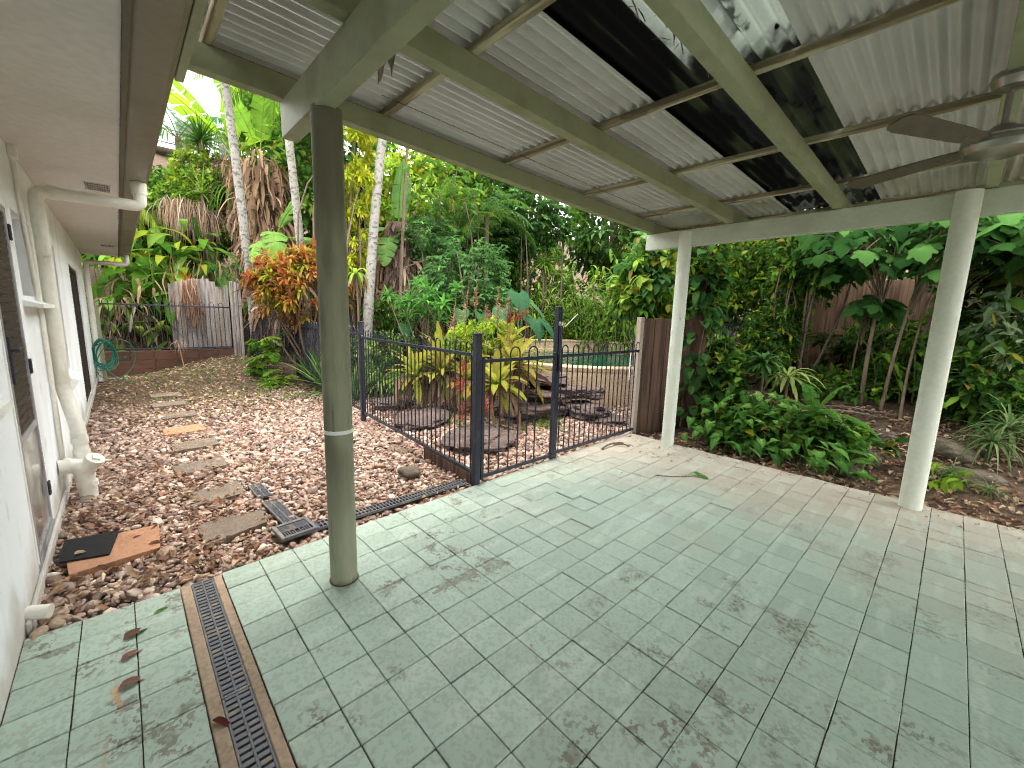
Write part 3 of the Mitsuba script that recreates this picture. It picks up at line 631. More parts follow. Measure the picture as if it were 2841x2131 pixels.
part(hs, 'spout', tube([[-0.468, 3.02, 0.06], [-0.385, 2.985, 0.052]], 0.034, 24), 'pvc', label='stub of cream pipe poking out at the foot of the wall')
part(hs, 'return_wall', cbox([-0.45, 12.86, -0.1], [-0.30, 12.93, 1.64], 0.01), 'shaded_beam_paint')
# hose
hose = thing('garden_hose', 'green garden hose coiled on the far downpipe', 'hose')
rng = np.random.default_rng(3)
def loop(cx, cy, cz, rx, rz, ph, lean):
    t = np.linspace(0, 2 * np.pi, 26) + ph
    return np.c_[cx + rx * np.cos(t) + lean * np.sin(t), cy + 0.04 * np.sin(t * 2 + ph), cz + rz * np.sin(t) - 0.05 * np.cos(t) ** 2]
pts = np.vstack([loop(-0.30 + rng.normal(0, 0.025), 12.40 + 0.012 * q, 0.60 + rng.normal(0, 0.02), rng.uniform(0.12, 0.18), rng.uniform(0.26, 0.34), 1.5, rng.normal(0, 0.02)) for q in range(9)])
part(hose, 'coil', tube(pts, 0.0095, 7), 'hose_green')
part(hose, 'loose_loop', tube(np.vstack([loop(-0.12, 12.3, 0.48, 0.3, 0.42, 1.7, 0.1)]), 0.0085, 7), 'hose_green')
part(hose, 'tail', tube(np.vstack([bez([-0.3, 12.3, 0.5], [-0.2, 12.2, 0.45], [0.08, 12.1, 0.56], 10), ]), 0.009, 7), 'hose_green')
part(hose, 'tail', tube(bez([-0.3, 12.3, 0.35], [-0.2, 12.2, 0.05], [0.15, 11.7, 0.0], 12), 0.009, 7), 'hose_green')

# ---------------------------------------------------------------- small floor things
def slab_thing(name, label, catg, corners, z0, z1, bs, group=None):
    k = thing(name, label, catg, group)
    m = trimesh.creation.extrude_polygon(Polygon(corners).buffer(-0.008).buffer(0.008), z1 - z0, engine='earcut'); m.apply_translation([0, 0, z0])
    return whole(k, m, bs, smooth=25)
slab_thing('paving_slab', 'orange terracotta slab under the black mat', 'paving slab', [(-0.35, 3.43), (0.07, 3.47), (0.085, 3.87), (-0.40, 3.90)], -0.05, 0.012, 'terracotta')
slab_thing('door_mat', 'small black rubber mat lying on the terracotta slab', 'mat', [(-0.405, 3.62), (-0.175, 3.55), (-0.13, 3.90), (-0.40, 3.95)], 0.0135, 0.026, 'mat_black')
steps = [('nearest grey stepping stone, beside the square pit grate', [(0.30, 3.33), (0.70, 3.44), (0.71, 3.68), (0.29, 3.72)]),
         ('second grey stepping stone from the patio', [(0.30, 4.10), (0.68, 4.14), (0.70, 4.48), (0.31, 4.44)]),
         ('third grey stepping stone from the patio', [(0.28, 4.98), (0.70, 5.04), (0.70, 5.40), (0.27, 5.36)]),
         ('fourth stepping stone from the patio, grey', [(0.32, 5.88), (0.76, 5.92), (0.76, 6.28), (0.33, 6.24)]),
         ('reddish stepping stone halfway along the gravel path', [(0.30, 6.72), (0.74, 6.76), (0.74, 7.16), (0.30, 7.12)]),
         ('stepping stone just past the reddish one', [(0.34, 7.75), (0.76, 7.79), (0.75, 8.15), (0.33, 8.12)]),
         ('stepping stone second past the reddish one', [(0.28, 8.8), (0.72, 8.83), (0.72, 9.2), (0.28, 9.17)]),
         ('farthest stepping stone, half lost in leaf litter', [(0.30, 9.7), (0.74, 9.72), (0.73, 10.1), (0.30, 10.1)])]
for q, (lb, cs) in enumerate(steps):
    g0 = float(G(0.5, cs[0][1]))
    slab_thing('stepping_stone', lb, 'stepping stone', cs, -0.06 + g0, 0.0 + g0, 'terracotta' if q == 4 else 'stepstone')
# pit grate and strip grates
def grate_strip(name, label, p0, p1, w, n, z=0.0):
    k = thing(name, label, 'drain grate')
    p0, p1 = A([*p0, z]), A([*p1, z]); d = norm(p1 - p0); s = norm(np.cross([0, 0, 1], d))
    part(k, 'frame', cat([obox(p0 + s * o, p1 + s * o, 0.008, 0.02) for o in (-w / 2, 0, w / 2)]), 'grate_black', smooth=False)
    part(k, 'base', obox(p0 - [0, 0, .02], p1 - [0, 0, .02], w - 0.01, 0.012), 'void', smooth=False)
    for q in range(n):
        c = p0 + (p1 - p0) * (q + 0.5) / n
        for sg in (-1, 1): part(k, 'bar', obox(c + s * sg * 0.0045, c + s * sg * (w / 2 - 0.0045), 0.0085, 0.014), 'grate_black', smooth=False)
grate_strip('strip_grate', 'long black strip grate between the pit grate and the fence corner', (0.95, 3.115), (2.33, 3.115), 0.105, 46, 0.004)
grate_strip('strip_grate', 'short black strip grate running from the pit grate into the pebbles', (0.83, 3.30), (0.80, 3.82), 0.105, 26, 0.004)
grate_strip('strip_grate', 'black strip grate mostly buried in pebbles beyond the short one', (0.80, 3.95), (0.79, 4.3), 0.1, 16, -0.006)
pit = thing('pit_grate', 'square black plastic pit grate at the edge of the patio', 'drain grate')
ang = math.radians(4); Rz = T().rotate([0, 0, 1], 4)
def pitbox(x0, y0, x1, y1, z0, z1):
    m = cbox([x0, y0, z0], [x1, y1, z1], 0.002); m.apply_transform(trimesh.transformations.rotation_matrix(ang, [0, 0, 1])); m.apply_translation([0.815, 3.145, 0.008]); return m
part(pit, 'frame', cat([pitbox(-.125, -.115, -.098, .115, 0, .026), pitbox(.098, -.115, .125, .115, 0, .026), pitbox(-.0975, -.115, .0975, -.09, 0, .026), pitbox(-.0975, .09, .0975, .115, 0, .026)]), 'grate_black')
part(pit, 'base', pitbox(-.097, -.089, .097, .089, -.006, .004), 'void')
for q in range(11):
    t = -0.083 + 0.0166 * q
    part(pit, 'bar', pitbox(t - .004, -.0895, t + .004, -0.012 - 0.5 * (0.083 - abs(t)) * (q % 2), .012, .022), 'grate_black')
for q in range(5):
    u = 0.008 + 0.0166 * q
    part(pit, 'bar', pitbox(-.0972, u - .004, -0.004, u + .004, .012, .022), 'grate_black')
    part(pit, 'bar', pitbox(0.004, u - .004, .0972, u + .004, .012, .022), 'grate_black')
part(pit, 'spine', cat([pitbox(-.0972, -.0118, .0972, -.003, .0125, .0225), pitbox(-.0038, -.0028, .0038, .0898, .0125, .0225)]), 'grate_black')
def rock_mesh(rng, c, s, amp=0.25, sub=3, freq=1.6, flat=0.0):
    m = trimesh.creation.icosphere(sub); v = m.vertices.copy()
    o = rng.uniform(0, 50, 3)
    n1 = meshkit.fbm(v * freq + o, 4); n2 = meshkit.noise(v * 1.1 + o + 9)
    v = v * (1 + amp * 1.6 * (n1 - 0.5) + amp * (n2 - 0.5))[:, None]
    if flat: v[:, 2] = np.sign(v[:, 2]) * np.minimum(np.abs(v[:, 2]), flat + 0.7 * (n1 - 0.5))
    v = v * A(s); a = rng.uniform(0, 6.28); R = A([[np.cos(a), -np.sin(a), 0], [np.sin(a), np.cos(a), 0], [0, 0, 1]])
    return trimesh.Trimesh(v @ R.T + A(c), m.faces, process=False)
def rock_thing(name, label, c, s, seed, bs='rock', cat_='rock', group=None, **k):
    key = thing(name, label, cat_, group)
    whole(key, rock_mesh(np.random.default_rng(seed), c, s, **k), bs, smooth=35)
rock_thing('loose_rock', 'tan rock in the pebbles beside the timber under the side fence', (2.02, 3.62, 0.03), (0.13, 0.09, 0.055), 41, 'bed_rock', amp=0.3, sub=2)
rock_thing('loose_rock', 'pale pebble stone below the pipe stub at the patio edge', (-0.42, 2.90, 0.0), (0.045, 0.03, 0.022), 42, 'concrete', amp=0.2, sub=2)
rock_thing('loose_rock', 'smaller pale stone lying right below the mouth of the pipe stub', (-0.365, 2.925, 0.004), (0.036, 0.026, 0.02), 43, 'concrete', amp=0.2, sub=2)
# stepping rocks inside the pool fence
for lb, c, s, sd in (('flat round brown boulder just inside the pool gate', (3.28, 4.05, 0.06), (0.46, 0.40, 0.13), 1), ('long flat brown boulder second from the gate', (3.3, 5.45, 0.03), (0.55, 0.38, 0.11), 2),
                     ('flat brown boulder third from the gate', (3.45, 6.75, 0.04), (0.42, 0.36, 0.12), 3), ('farthest flat brown boulder near the strappy green plants', (3.9, 8.3, 0.05), (0.45, 0.4, 0.13), 4)):
    rock_thing('flat_boulder', lb, c, s, sd, cat_='boulder', flat=0.6, amp=0.5, freq=1.7, sub=4)
for lb, c, s, sd in (('lowest wide slab of the rock steps by the pool', (5.0, 4.75, 0.10), (0.62, 0.50, 0.16), 11), ('bottom right slab of the rock steps by the pool', (5.72, 4.15, 0.10), (0.42, 0.36, 0.15), 12),
                     ('middle slab of the rock steps, left stack', (5.35, 4.95, 0.30), (0.55, 0.42, 0.12), 13), ('upper right slab of the rock steps with a raised edge', (5.78, 4.45, 0.34), (0.46, 0.33, 0.14), 14),
                     ('topmost slab of the rock steps against the pool wall', (5.62, 5.15, 0.52), (0.5, 0.42, 0.10), 15), ('dark slab at the left foot of the rock steps', (4.62, 4.95, 0.24), (0.32, 0.3, 0.15), 16),
                     ('pale flat stone on the ground right of the rock steps', (5.75, 3.65, 0.0), (0.32, 0.24, 0.06), 17)):
    rock_thing('rock_slab', lb, c, s, sd, cat_='rock slab', flat=0.62, amp=0.6, freq=1.9, sub=4)
for lb, c, s, sd in (('largest grey boulder in the bed behind the right post', (6.78, -0.10, 0.24), (0.28, 0.22, 0.13), 21), ('lower boulder in the bed right of the right post', (6.45, -0.32, 0.06), (0.26, 0.2, 0.11), 22),
                     ('boulder just left of the right post', (6.30, 0.62, 0.07), (0.24, 0.18, 0.11), 23), ('small boulder deep in the vines', (6.75, 0.95, 0.22), (0.2, 0.17, 0.1), 24), ('low stone at the patio edge by the vines', (5.78, 0.62, 0.03), (0.13, 0.1, 0.07), 25),
                     ('stone half hidden behind the right post', (6.95, 0.45, 0.24), (0.22, 0.16, 0.1), 26), ('boulder at the right end of the bed', (6.9, -0.62, 0.18), (0.24, 0.2, 0.12), 27)):
    rock_thing('bed_boulder', lb, c, s, sd, 'bed_rock', cat_='boulder', amp=0.3)

# ---------------------------------------------------------------- black pool fences
def hoop_fence(key, p0, p1, zb, hoop_z, rail_z, pitch=0.1, first=0.06, r=0.0078, rail=0.026, low=0.05, simple=False):
    p0, p1 = A([*p0, 0.0]), A([*p1, 0.0]); L = np.linalg.norm(p1 - p0); d = (p1 - p0) / L
    up = A([0, 0, 1.0])
    for z in (low, rail_z):
        part(key, 'rail', obox(p0 + up * (zb + z), p1 + up * (zb + z), rail, rail + 0.008, 0.002), 'black_metal')
    t = first; bw = pitch
    while t + bw < L - 0.02:
        a, b = p0 + d * t + up * zb, p0 + d * (t + bw) + up * zb
        rr = bw / 2; zc = hoop_z - rr
        if simple:
            arc = [a + up * low, a + up * zc, a + up * zc + d * rr + up * rr, b + up * zc, b + up * low]; nn = 5
        else:
            arc = [a + up * low, a + up * zc] + [a + d * (rr - rr * np.cos(q)) + up * (zc + rr * np.sin(q)) for q in np.linspace(0.25, np.pi - 0.25, 8)] + [b + up * zc, b + up * low]; nn = 7
        part(key, 'hoop', tube(arc, r, nn, False), 'black_metal', smooth=50)
        t += 2 * bw
def fpost(key, x, y, z0, z1, s=0.065):
    k = part(key, 'post', cbox([x - s / 2, y - s / 2, z0], [x + s / 2, y + s / 2, z1], 0.004), 'black_metal')
    part(k, 'cap', cbox([x - s / 2 - 0.003, y - s / 2 - 0.003, z1 + 0.0005], [x + s / 2 + 0.003, y + s / 2 + 0.003, z1 + 0.016], 0.004), 'black_metal')
fence = thing('pool_fence', 'black loop top pool fence running from the patio corner back along the gravel', 'pool fence')
fpost(fence, 2.385, 3.0, -0.02, 1.44); fpost(fence, 2.62, 6.08, -0.02, 1.47); fpost(fence, 2.95, 10.4, -0.02, 1.57)
hoop_fence(fence, (2.39, 3.035), (2.615, 6.045), 0.06, 1.31, 1.19)
hoop_fence(fence, (2.625, 6.115), (2.945, 10.36), 0.08, 1.33, 1.21)
hoop_fence(fence, (2.945, 10.44), (2.56, 13.36), 0.34, 1.36, 1.2, 0.075, simple=True)
part(fence, 'bracket', cbox([2.372, 3.034, 1.235], [2.408, 3.06, 1.285], 0.002), 'steel')
part(fence, 'bracket', cbox([2.60, 6.02, 1.235], [2.636, 6.046, 1.285], 0.002), 'steel')
gate = thing('pool_gate', 'black loop top pool gate between the corner post and the tall latch post', 'gate')
part(gate, 'stile', cbox([2.455, 3.002, 0.02], [2.49, 3.037, 1.235], 0.003), 'black_metal'); part(gate, 'stile', cbox([3.485, 3.002, 0.02], [3.52, 3.037, 1.235], 0.003), 'black_metal')
hoop_fence(gate, (2.491, 3.02), (3.484, 3.02), 0.0, 1.315, 1.19, 0.13, 0.075)
for z in (0.25, 1.0): part(gate, 'hinge', cbox([2.419, 3.005, z], [2.4545, 3.03, z + 0.09], 0.002), 'black_metal')
f2 = thing('pool_fence', 'black loop top fence panel between the tall latch post and the brown timber screen', 'pool fence')
part(f2, 'latch_post', cbox([3.535, 3.02, -0.02], [3.60, 3.085, 1.74], 0.004), 'black_metal')
hoop_fence(f2, (3.601, 3.06), (5.40, 3.06), 0.0, 1.31, 1.19, 0.1, 0.07)
lt = part(f2, 'latch', tube([[3.556, 2.998, 1.02], [3.556, 2.998, 1.53]], 0.019, 14), 'black_metal', label='tubular magnetic latch with a grey knob')
part(lt, 'knob', tube([[3.556, 2.998, 1.53], [3.556, 2.998, 1.545], [3.556, 2.998, 1.575]], [0.03, 0.032, 0.026], 14), 'steel')
part(lt, 'wire_wrap', cat([collar(3.556, 3.0, z, 0.036, 0.008) for z in (1.04, 1.055, 1.07)]), 'black_metal')
f3 = thing('pool_fence', 'black loop top fence standing on the low brown retaining wall at the back', 'pool fence')
hoop_fence(f3, (-0.30, 13.42), (2.20, 13.42), 0.56, 1.22, 1.10, 0.1, 0.05, 0.009, simple=True)
f4 = thing('pool_fence', 'black bar fence half hidden by shrubs behind the middle post', 'pool fence')
for z in (0.5, 1.62): part(f4, 'rail', obox([6.3, 2.95, z - 0.05], [9.3, 2.45, z], 0.026, 0.034), 'black_metal')
for q in range(30):
    t = (q + 0.5) / 30
    part(f4, 'bar', tube([[6.3 + 3 * t, 2.95 - 0.5 * t, 0.2], [6.3 + 3 * t, 2.95 - 0.5 * t, 1.6]], 0.009, 6), 'black_metal')
fpost(f4, 9.33, 2.43, 0.3, 2.3)
k = thing('sleeper', 'rough dark timber sleeper under the side fence by the corner post', 'timber sleeper')
whole(k, obox([2.40, 3.06, 0.0], [2.475, 4.05, 0.0], 0.05, 0.17, 0.006), 'brown_timber', uv=None)
k = thing('metal_rod', 'thin pale metal rod sticking up behind the latch post', 'rod')
whole(k, tube([[4.35, 3.6, 1.5], [4.8, 3.75, 1.68]], 0.008, 8), 'steel')

# brown timber screen
def paling_fence(key, p0, p1, w, thick, zt, zb, bs, rng, rails=(), name='paling', ragged=0.02, lap=0.0):
    p0, p1 = A(p0, float), A(p1, float); L = np.linalg.norm(p1 - p0); d = (p1 - p0) / L; n_ = int(L / w); s = A([d[1], -d[0]])
    for q in range(n_):
        c = p0 + d * (q + 0.5) * L / n_
        z0, z1 = zb(c), zt(c) + rng.normal(0, ragged)
        off = (q % 2) * lap + rng.normal(0, 0.002)
        a = A([*(c + s * off), z0]); b = A([*(c + s * off), z1])
        m = obox(a, b, L / n_ * (0.965 if not lap else 1.15), thick, 0.003, up=[*s, 0])
        part(key, name, m, bs, smooth=False, uv=np.tile(rng.uniform(0, 1, 2), (len(m.vertices), 1)))
    for z in rails:
        a = A([*(p0 - s * (thick / 2 + 0.022)), z + zb(p0)]); b = A([*(p1 - s * (thick / 2 + 0.022)), z + zb(p1)])
        m = obox(a, b, 0.04, 0.08, 0.004); part(key, 'rail', m, bs, smooth=False, uv=np.tile([0.6, 0.2], (len(m.vertices), 1)))
rng = np.random.default_rng(21)
scr = thing('timber_screen', 'weathered dark brown timber board screen beside the middle post', 'timber screen')
for x0, y0, x1, y1, z1 in ((5.415, 3.06, 5.60, 2.99, 1.645), (5.605, 2.988, 5.80, 2.915, 1.655), (5.805, 2.913, 6.0, 2.84, 1.64), (6.005, 2.838, 6.2, 2.765, 1.65)):
    s_ = norm(A([y1 - y0, x0 - x1, 0])); m = obox([(x0 + x1) / 2, (y0 + y1) / 2, -0.04], [(x0 + x1) / 2, (y0 + y1) / 2, z1], np.hypot(x1 - x0, y1 - y0) * 0.985, 0.04, 0.004, up=s_)
    part(scr, 'board', m, 'brown_timber', smooth=False, uv=np.tile(rng.uniform(0, 1, 2), (len(m.vertices), 1)))
m = obox([5.385, 3.085, -0.05], [5.385, 3.085, 1.66], 0.06, 0.10, 0.006, up=[0.35, 0.94, 0]); part(scr, 'end_post', m, 'grey_timber', smooth=False, uv=np.tile([0.8, 0.9], (len(m.vertices), 1)))
k = thing('white_batten', 'narrow white batten standing against the timber screen inside the pool fence', 'batten')
whole(k, cbox([5.345, 3.16, 0.75], [5.36, 3.19, 1.16], 0.002), 'white_trim')

# retaining wall at the back, grey fence and post
rw = thing('retaining_wall', 'low red brown retaining wall below the back fence', 'wall')
for r_ in range(3):
    for q in range(6):
        x0 = -0.30 + q * 0.435
        m = cbox([x0 + 0.003, 13.44, -0.1 + r_ * 0.217 + 0.003], [x0 + 0.432, 13.62 + rng.normal(0, 0.003), -0.1 + (r_ + 1) * 0.217 - 0.002], 0.006)
        part(rw, 'block', m, 'retaining', smooth=False, uv=np.tile(rng.uniform(0, 1, 2), (len(m.vertices), 1)))
part(rw, 'core', cbox([-0.302, 13.452, -0.1], [2.31, 13.615, 0.54]), 'joint', smooth=False)
bf = thing('paling_fence', 'grey weathered paling fence behind the back pool fence', 'paling fence')
paling_fence(bf, (0.98, 13.70), (2.22, 13.70), 0.125, 0.018, lambda c: 2.30 + 0.08 * math.sin(c[0] * 5), lambda c: 0.56, 'grey_timber', rng, (0.25, 1.5), lap=0.012, ragged=0.03)
gp_ = thing('timber_post', 'thick split grey timber post at the end of the back paling fence', 'post')
for q, (x, w) in enumerate(((2.265, 0.075), (2.345, 0.08), (2.432, 0.07))):
    m = obox([x, 13.44, 0.3], [x + 0.005, 13.44, 2.36 - 0.03 * q], w, 0.12, 0.01, up=[0, 1, 0]); part(gp_, 'split_piece', m, 'grey_timber', smooth=False, uv=np.tile([0.5 + 0.25 * q, 0.3], (len(m.vertices), 1)))
tf = thing('paling_fence', 'brown timber paling fence behind the saplings on the right', 'paling fence')
paling_fence(tf, (9.95, -4.0), (9.95, 3.3), 0.13, 0.018, lambda c: float(G(10.0, c[1])) + 1.66, lambda c: float(G(10.0, c[1])) - 0.15, 'paling_timber', rng, (0.62, 1.45), lap=0.013)
for yy in (2.9, 0.9, -1.1, -3.1):
    m = cbox([9.84, yy - 0.05, 0.5], [9.89, yy + 0.05, float(G(10, yy)) + 1.55], 0.004); part(tf, 'fence_post', m, 'paling_timber', smooth=False, uv=np.tile([0.2, 0.2], (len(m.vertices), 1)))
tf2 = thing('paling_fence', 'brown paling fence glimpsed through the shrubs high on the bank', 'paling fence')
paling_fence(tf2, (3.4, 13.4), (10.0, 10.6), 0.14, 0.018, lambda c: float(G(c[0], c[1])) * 0.5 + 2.2, lambda c: float(G(c[0], c[1])) - 0.2, 'brown_timber', rng, (), lap=0.013)

# ---------------------------------------------------------------- pool
pl = thing('plunge_pool', 'round above ground plunge pool with tan pebbled wall and green water', 'pool')
PC, PR = A([8.5, 6.4]), 2.55
prof_w = [(PR + 0.10, -0.1), (PR + 0.07, 0.56), (PR + 0.05, 0.64)]
part(pl, 'wall', rev([(PR - 0.19, 0.62), (PR + 0.05, 0.62), (PR + 0.08, 0.55), (PR + 0.13, -0.15)], PC[0], PC[1], 0, 96), 'aggregate', smooth=40)
part(pl, 'coping', rev([(PR - 0.2, 0.40), (PR - 0.2, 0.69), (PR - 0.17, 0.715), (PR + 0.045, 0.715), (PR + 0.075, 0.69), (PR + 0.07, 0.62)], PC[0], PC[1], 0, 96), 'aggregate', smooth=40)
part(pl, 'inner_wall', rev([(PR - 0.205, 0.62), (PR - 0.205, 0.2)], PC[0], PC[1], 0, 96), two(principled((0.20, 0.42, 0.32), 0.5)), smooth=40)
wd = trimesh.creation.cylinder(PR - 0.2, 0.02, sections=96); wd.apply_translation([PC[0], PC[1], 0.60]); part(pl, 'water', wd, 'water', smooth=30)
def arc_wall(r0, r1, z0, z1, a0, a1, n=40):
    t = np.radians(np.linspace(a0, a1, n)); ring = np.vstack([np.c_[r1 * np.cos(t), r1 * np.sin(t)], np.c_[r0 * np.cos(t[::-1]), r0 * np.sin(t[::-1])]]) + PC
    m = trimesh.creation.extrude_polygon(Polygon(ring), z1 - z0, engine='earcut'); m.apply_translation([0, 0, z0]); return m
part(pl, 'raised_wall', arc_wall(PR - 0.17, PR + 0.16, 0.7165, 0.93, -35, 150), 'aggregate', smooth=40)
part(pl, 'raised_coping', arc_wall(PR - 0.2, PR + 0.19, 0.9305, 0.975, -36, 151), 'aggregate', smooth=40)

# ---------------------------------------------------------------- pebbles, leaf litter, grass
def pebble_field(rng, x0, x1, y0, y1, sp, sub, keep=lambda x, y: np.ones_like(x, bool), smin=0.5, smax=1.0, zoff=0.0, lo=0.008):
    nx, ny_ = int((x1 - x0) / sp), int((y1 - y0) / sp)
    gx_, gy_ = np.meshgrid(x0 + (np.arange(nx) + 0.5) * sp, y0 + (np.arange(ny_) + 0.5) * sp, indexing='ij')
    x = gx_.ravel() + rng.uniform(-0.55, 0.55, gx_.size) * sp; y = gy_.ravel() + rng.uniform(-0.55, 0.55, gx_.size) * sp
    k = keep(x, y); x, y = x[k], y[k]; m = len(x)
    ico = trimesh.creation.icosphere(sub); iv, jf = ico.vertices, ico.faces
    variants = []
    for _ in range(6):
        o = rng.uniform(0, 40, 3); variants.append(iv * (1 + 0.9 * (meshkit.noise(iv * 1.4 + o) - 0.5))[:, None])
    base = A(variants)[rng.integers(0, 6, m)]
    s = sp * rng.uniform(smin, smax, m) * np.exp(rng.normal(0, 0.33, m).clip(-0.8, 0.75))
    S = np.c_[s, s * rng.uniform(0.55, 0.9, m), s * rng.uniform(0.35, 0.6, m)]
    a, b, c = rng.uniform(0, 6.283, m), rng.normal(0, 0.35, m), rng.normal(0, 0.35, m)
    v = base * S[:, None]
    def rot(v, ang, i, j):
        ca, sa = np.cos(ang)[:, None], np.sin(ang)[:, None]; p, q = v[..., i].copy(), v[..., j].copy()
        v[..., i], v[..., j] = ca * p - sa * q, sa * p + ca * q
    rot(v, b, 1, 2); rot(v, c, 0, 2); rot(v, a, 0, 1)
    v += np.stack([x, y, G(x, y) - 0.055 + lo + zoff + rng.uniform(0, 0.02, m)], -1)[:, None]
    pal = [(0.30, 0.21, 0.155), (0.37, 0.275, 0.215), (0.21, 0.13, 0.10), (0.15, 0.10, 0.08), (0.44, 0.36, 0.295), (0.26, 0.165, 0.135), (0.34, 0.24, 0.20), (0.23, 0.185, 0.155), (0.5, 0.43, 0.37)]
    col = pick(rng, pal, m, 0.15)
    C = np.repeat(col[:, None], len(iv), 1) * (0.88 + 0.24 * rng.uniform(size=(m, len(iv), 1)))
    F = (jf[None] + (np.arange(m) * len(iv))[:, None, None]).reshape(-1, 3)
    return v.reshape(-1, 3), F, C.reshape(-1, 3)
def outside(x, y):
    e = 2.90 + 0.04 * np.clip(x - 0.32, 0, 5)
    ok = (y > e + 0.012) & (x > -0.45)
    for (a, b, c, d) in ((0.69, 3.03, 0.94, 3.26), (0.95, 3.065, 2.33, 3.165), (0.765, 3.27, 0.87, 3.8), (-0.37, 3.47, 0.06, 3.88), (0.33, 3.42, 0.66, 3.66), (0.36, 4.19, 0.64, 4.41), (0.35, 5.08, 0.66, 5.32), (0.40, 5.98, 0.70, 6.20), (0.36, 6.8, 0.68, 7.08), (0.43, 7.9, 0.68, 8.06), (0.40, 8.95, 0.62, 9.1)):
        inside = (x > a) & (x < b) & (y > c - (c - b) if False else y > b) if False else ((x > a) & (x < c) & (y > b) & (y < d))
        ok &= ~inside
    return ok & ~((np.hypot(x + 0.315, y - 4.9) < 0.065))
rng = np.random.default_rng(100)
pb = Acc()
pb.add(*pebble_field(rng, -0.46, 2.37, 2.9, 4.8, 0.031, 1, outside, 0.40, 0.78))
pb.add(*pebble_field(rng, -0.46, 2.37, 2.9, 4.8, 0.085, 1, outside, 0.22, 0.4, 0.012))
pb.add(*pebble_field(rng, -0.46, 2.6, 4.8, 7.0, 0.040, 1, outside, 0.45, 0.85))
pb.add(*pebble_field(rng, -0.46, 2.95, 7.0, 9.6, 0.055, 0, lambda x, y: outside(x, y) & (np.random.default_rng(1).uniform(size=len(x)) > (y - 7.6) / 2.2), 0.42, 0.75))
g_ = thing('pebble_path', 'brown and cream river pebbles covering the side yard', 'pebbles', kind='stuff')
m, c = pb.get(); whole(g_, m, 'pebble', smooth=True, color=(c * [1.16, 1.12, 1.12]).clip(0.01, 0.9))
pb = Acc()
inpool = lambda x, y: (np.hypot(x - PC[0], y - PC[1]) > PR + 0.08) & (x > 2.36 + 0.07 * (y - 3)) & (y > 2.93 + 0.04 * (x - 0.32))
pb.add(*pebble_field(rng, 2.37, 5.45, 2.98, 5.2, 0.04, 1, inpool, 0.45, 0.85))
pb.add(*pebble_field(rng, 2.5, 6.6, 5.2, 8.9, 0.058, 0, inpool, 0.45, 0.8))
pb.add(*pebble_field(rng, 5.45, 7.2, 3.1, 5.2, 0.05, 0, inpool, 0.45, 0.85))
g_ = thing('pebble_bed', 'pinkish river pebbles inside the pool fence', 'pebbles', kind='stuff')
m, c = pb.get(); whole(g_, m, 'pebble', smooth=True, color=c.clip(0.01, 0.9) * [1.08, 1.0, 1.0])

def litter(rng, x0, x1, y0, y1, m, L, pal, zo=0.0, keep=None, W=0.42):
    x, y = rng.uniform(x0, x1, m), rng.uniform(y0, y1, m)
    if keep is not None:
        k = keep(x, y); x, y = x[k], y[k]
    m = len(x); a = rng.uniform(0, 6.283, m)
    d = np.c_[np.cos(a), np.sin(a), rng.uniform(0.0, 0.5, m)]
    Ls = L * rng.uniform(0.55, 1.3, m)
    return flat(*straps(np.c_[x, y, G(x, y) + 0.004 + zo + rng.uniform(0, 0.012, m)], d, Ls, Ls * W * rng.uniform(0.6, 1.2, m), rng.uniform(0.4, 1.5, m), pick(rng, pal, m, 0.25), n=3, prof='ovate', fold=0.25, roll=rng.normal(0, 0.5, m)))
BROWN = [(0.23, 0.14, 0.09), (0.33, 0.215, 0.14), (0.40, 0.30, 0.21), (0.15, 0.09, 0.06), (0.29, 0.155, 0.115), (0.46, 0.37, 0.26)]
lt = Acc()
lt.add(*litter(rng, -0.44, 0.6, 2.96, 5.5, 520, 0.075, BROWN, 0.0, outside))
lt.add(*litter(rng, -0.44, 2.4, 2.98, 8.0, 1400, 0.055, BROWN, 0.0, outside))
lt.add(*litter(rng, -0.4, 2.8, 7.5, 13.3, 3600, 0.075, BROWN + [(0.46, 0.35, 0.24), (0.5, 0.4, 0.3)], -0.03))
lt.add(*litter(rng, 0.15, 2.4, 2.9, 3.4, 90, 0.04, BROWN, 0.0, outside))
k = thing('leaf_litter', 'dry brown leaves scattered over the pebbles and the worn lawn of the side yard', 'leaf litter', kind='stuff')
m, c = lt.get(); whole(k, m, 'leaf_dry', smooth=True, color=c)
lt = Acc()
edge = lambda x, y: (x > 5.26) | (y > 3.08)
lt.add(*litter(rng, 5.2, 7.6, -1.2, 2.6, 3400, 0.085, BROWN, -0.035, edge))
lt.add(*litter(rng, 4.6, 5.6, 2.4, 3.3, 160, 0.07, BROWN + [(0.42, 0.24, 0.18)], -0.01, edge))
lt.add(*litter(rng, 2.6, 7.2, 3.2, 8.5, 600, 0.07, BROWN, -0.02))
k = thing('leaf_litter', 'dark brown fallen leaves along the bed behind the right post', 'leaf litter', kind='stuff')
m, c = lt.get(); whole(k, m, 'leaf_dry', smooth=True, color=c)
lt = Acc()
lt.add(*litter(rng, 4.5, 5.24, 1.8, 2.95, 60, 0.05, BROWN + [(0.4, 0.2, 0.14)], 0.0)); lt.add(*litter(rng, 4.9, 5.24, -0.6, 1.8, 60, 0.035, BROWN, 0.0)); lt.add(*litter(rng, 0.4, 4.8, 0.6, 2.9, 22, 0.022, BROWN, 0.0))
k = thing('leaf_litter', 'leaf crumbs strewn on the pavers near the middle post', 'leaf litter', kind='stuff')
m, c = lt.get(); whole(k, m, 'leaf_dry', smooth=True, color=c)
GRN = [(0.10, 0.2, 0.03), (0.16, 0.26, 0.04), (0.24, 0.34, 0.06), (0.08, 0.15, 0.03)]
gr = Acc(); m_ = 5200
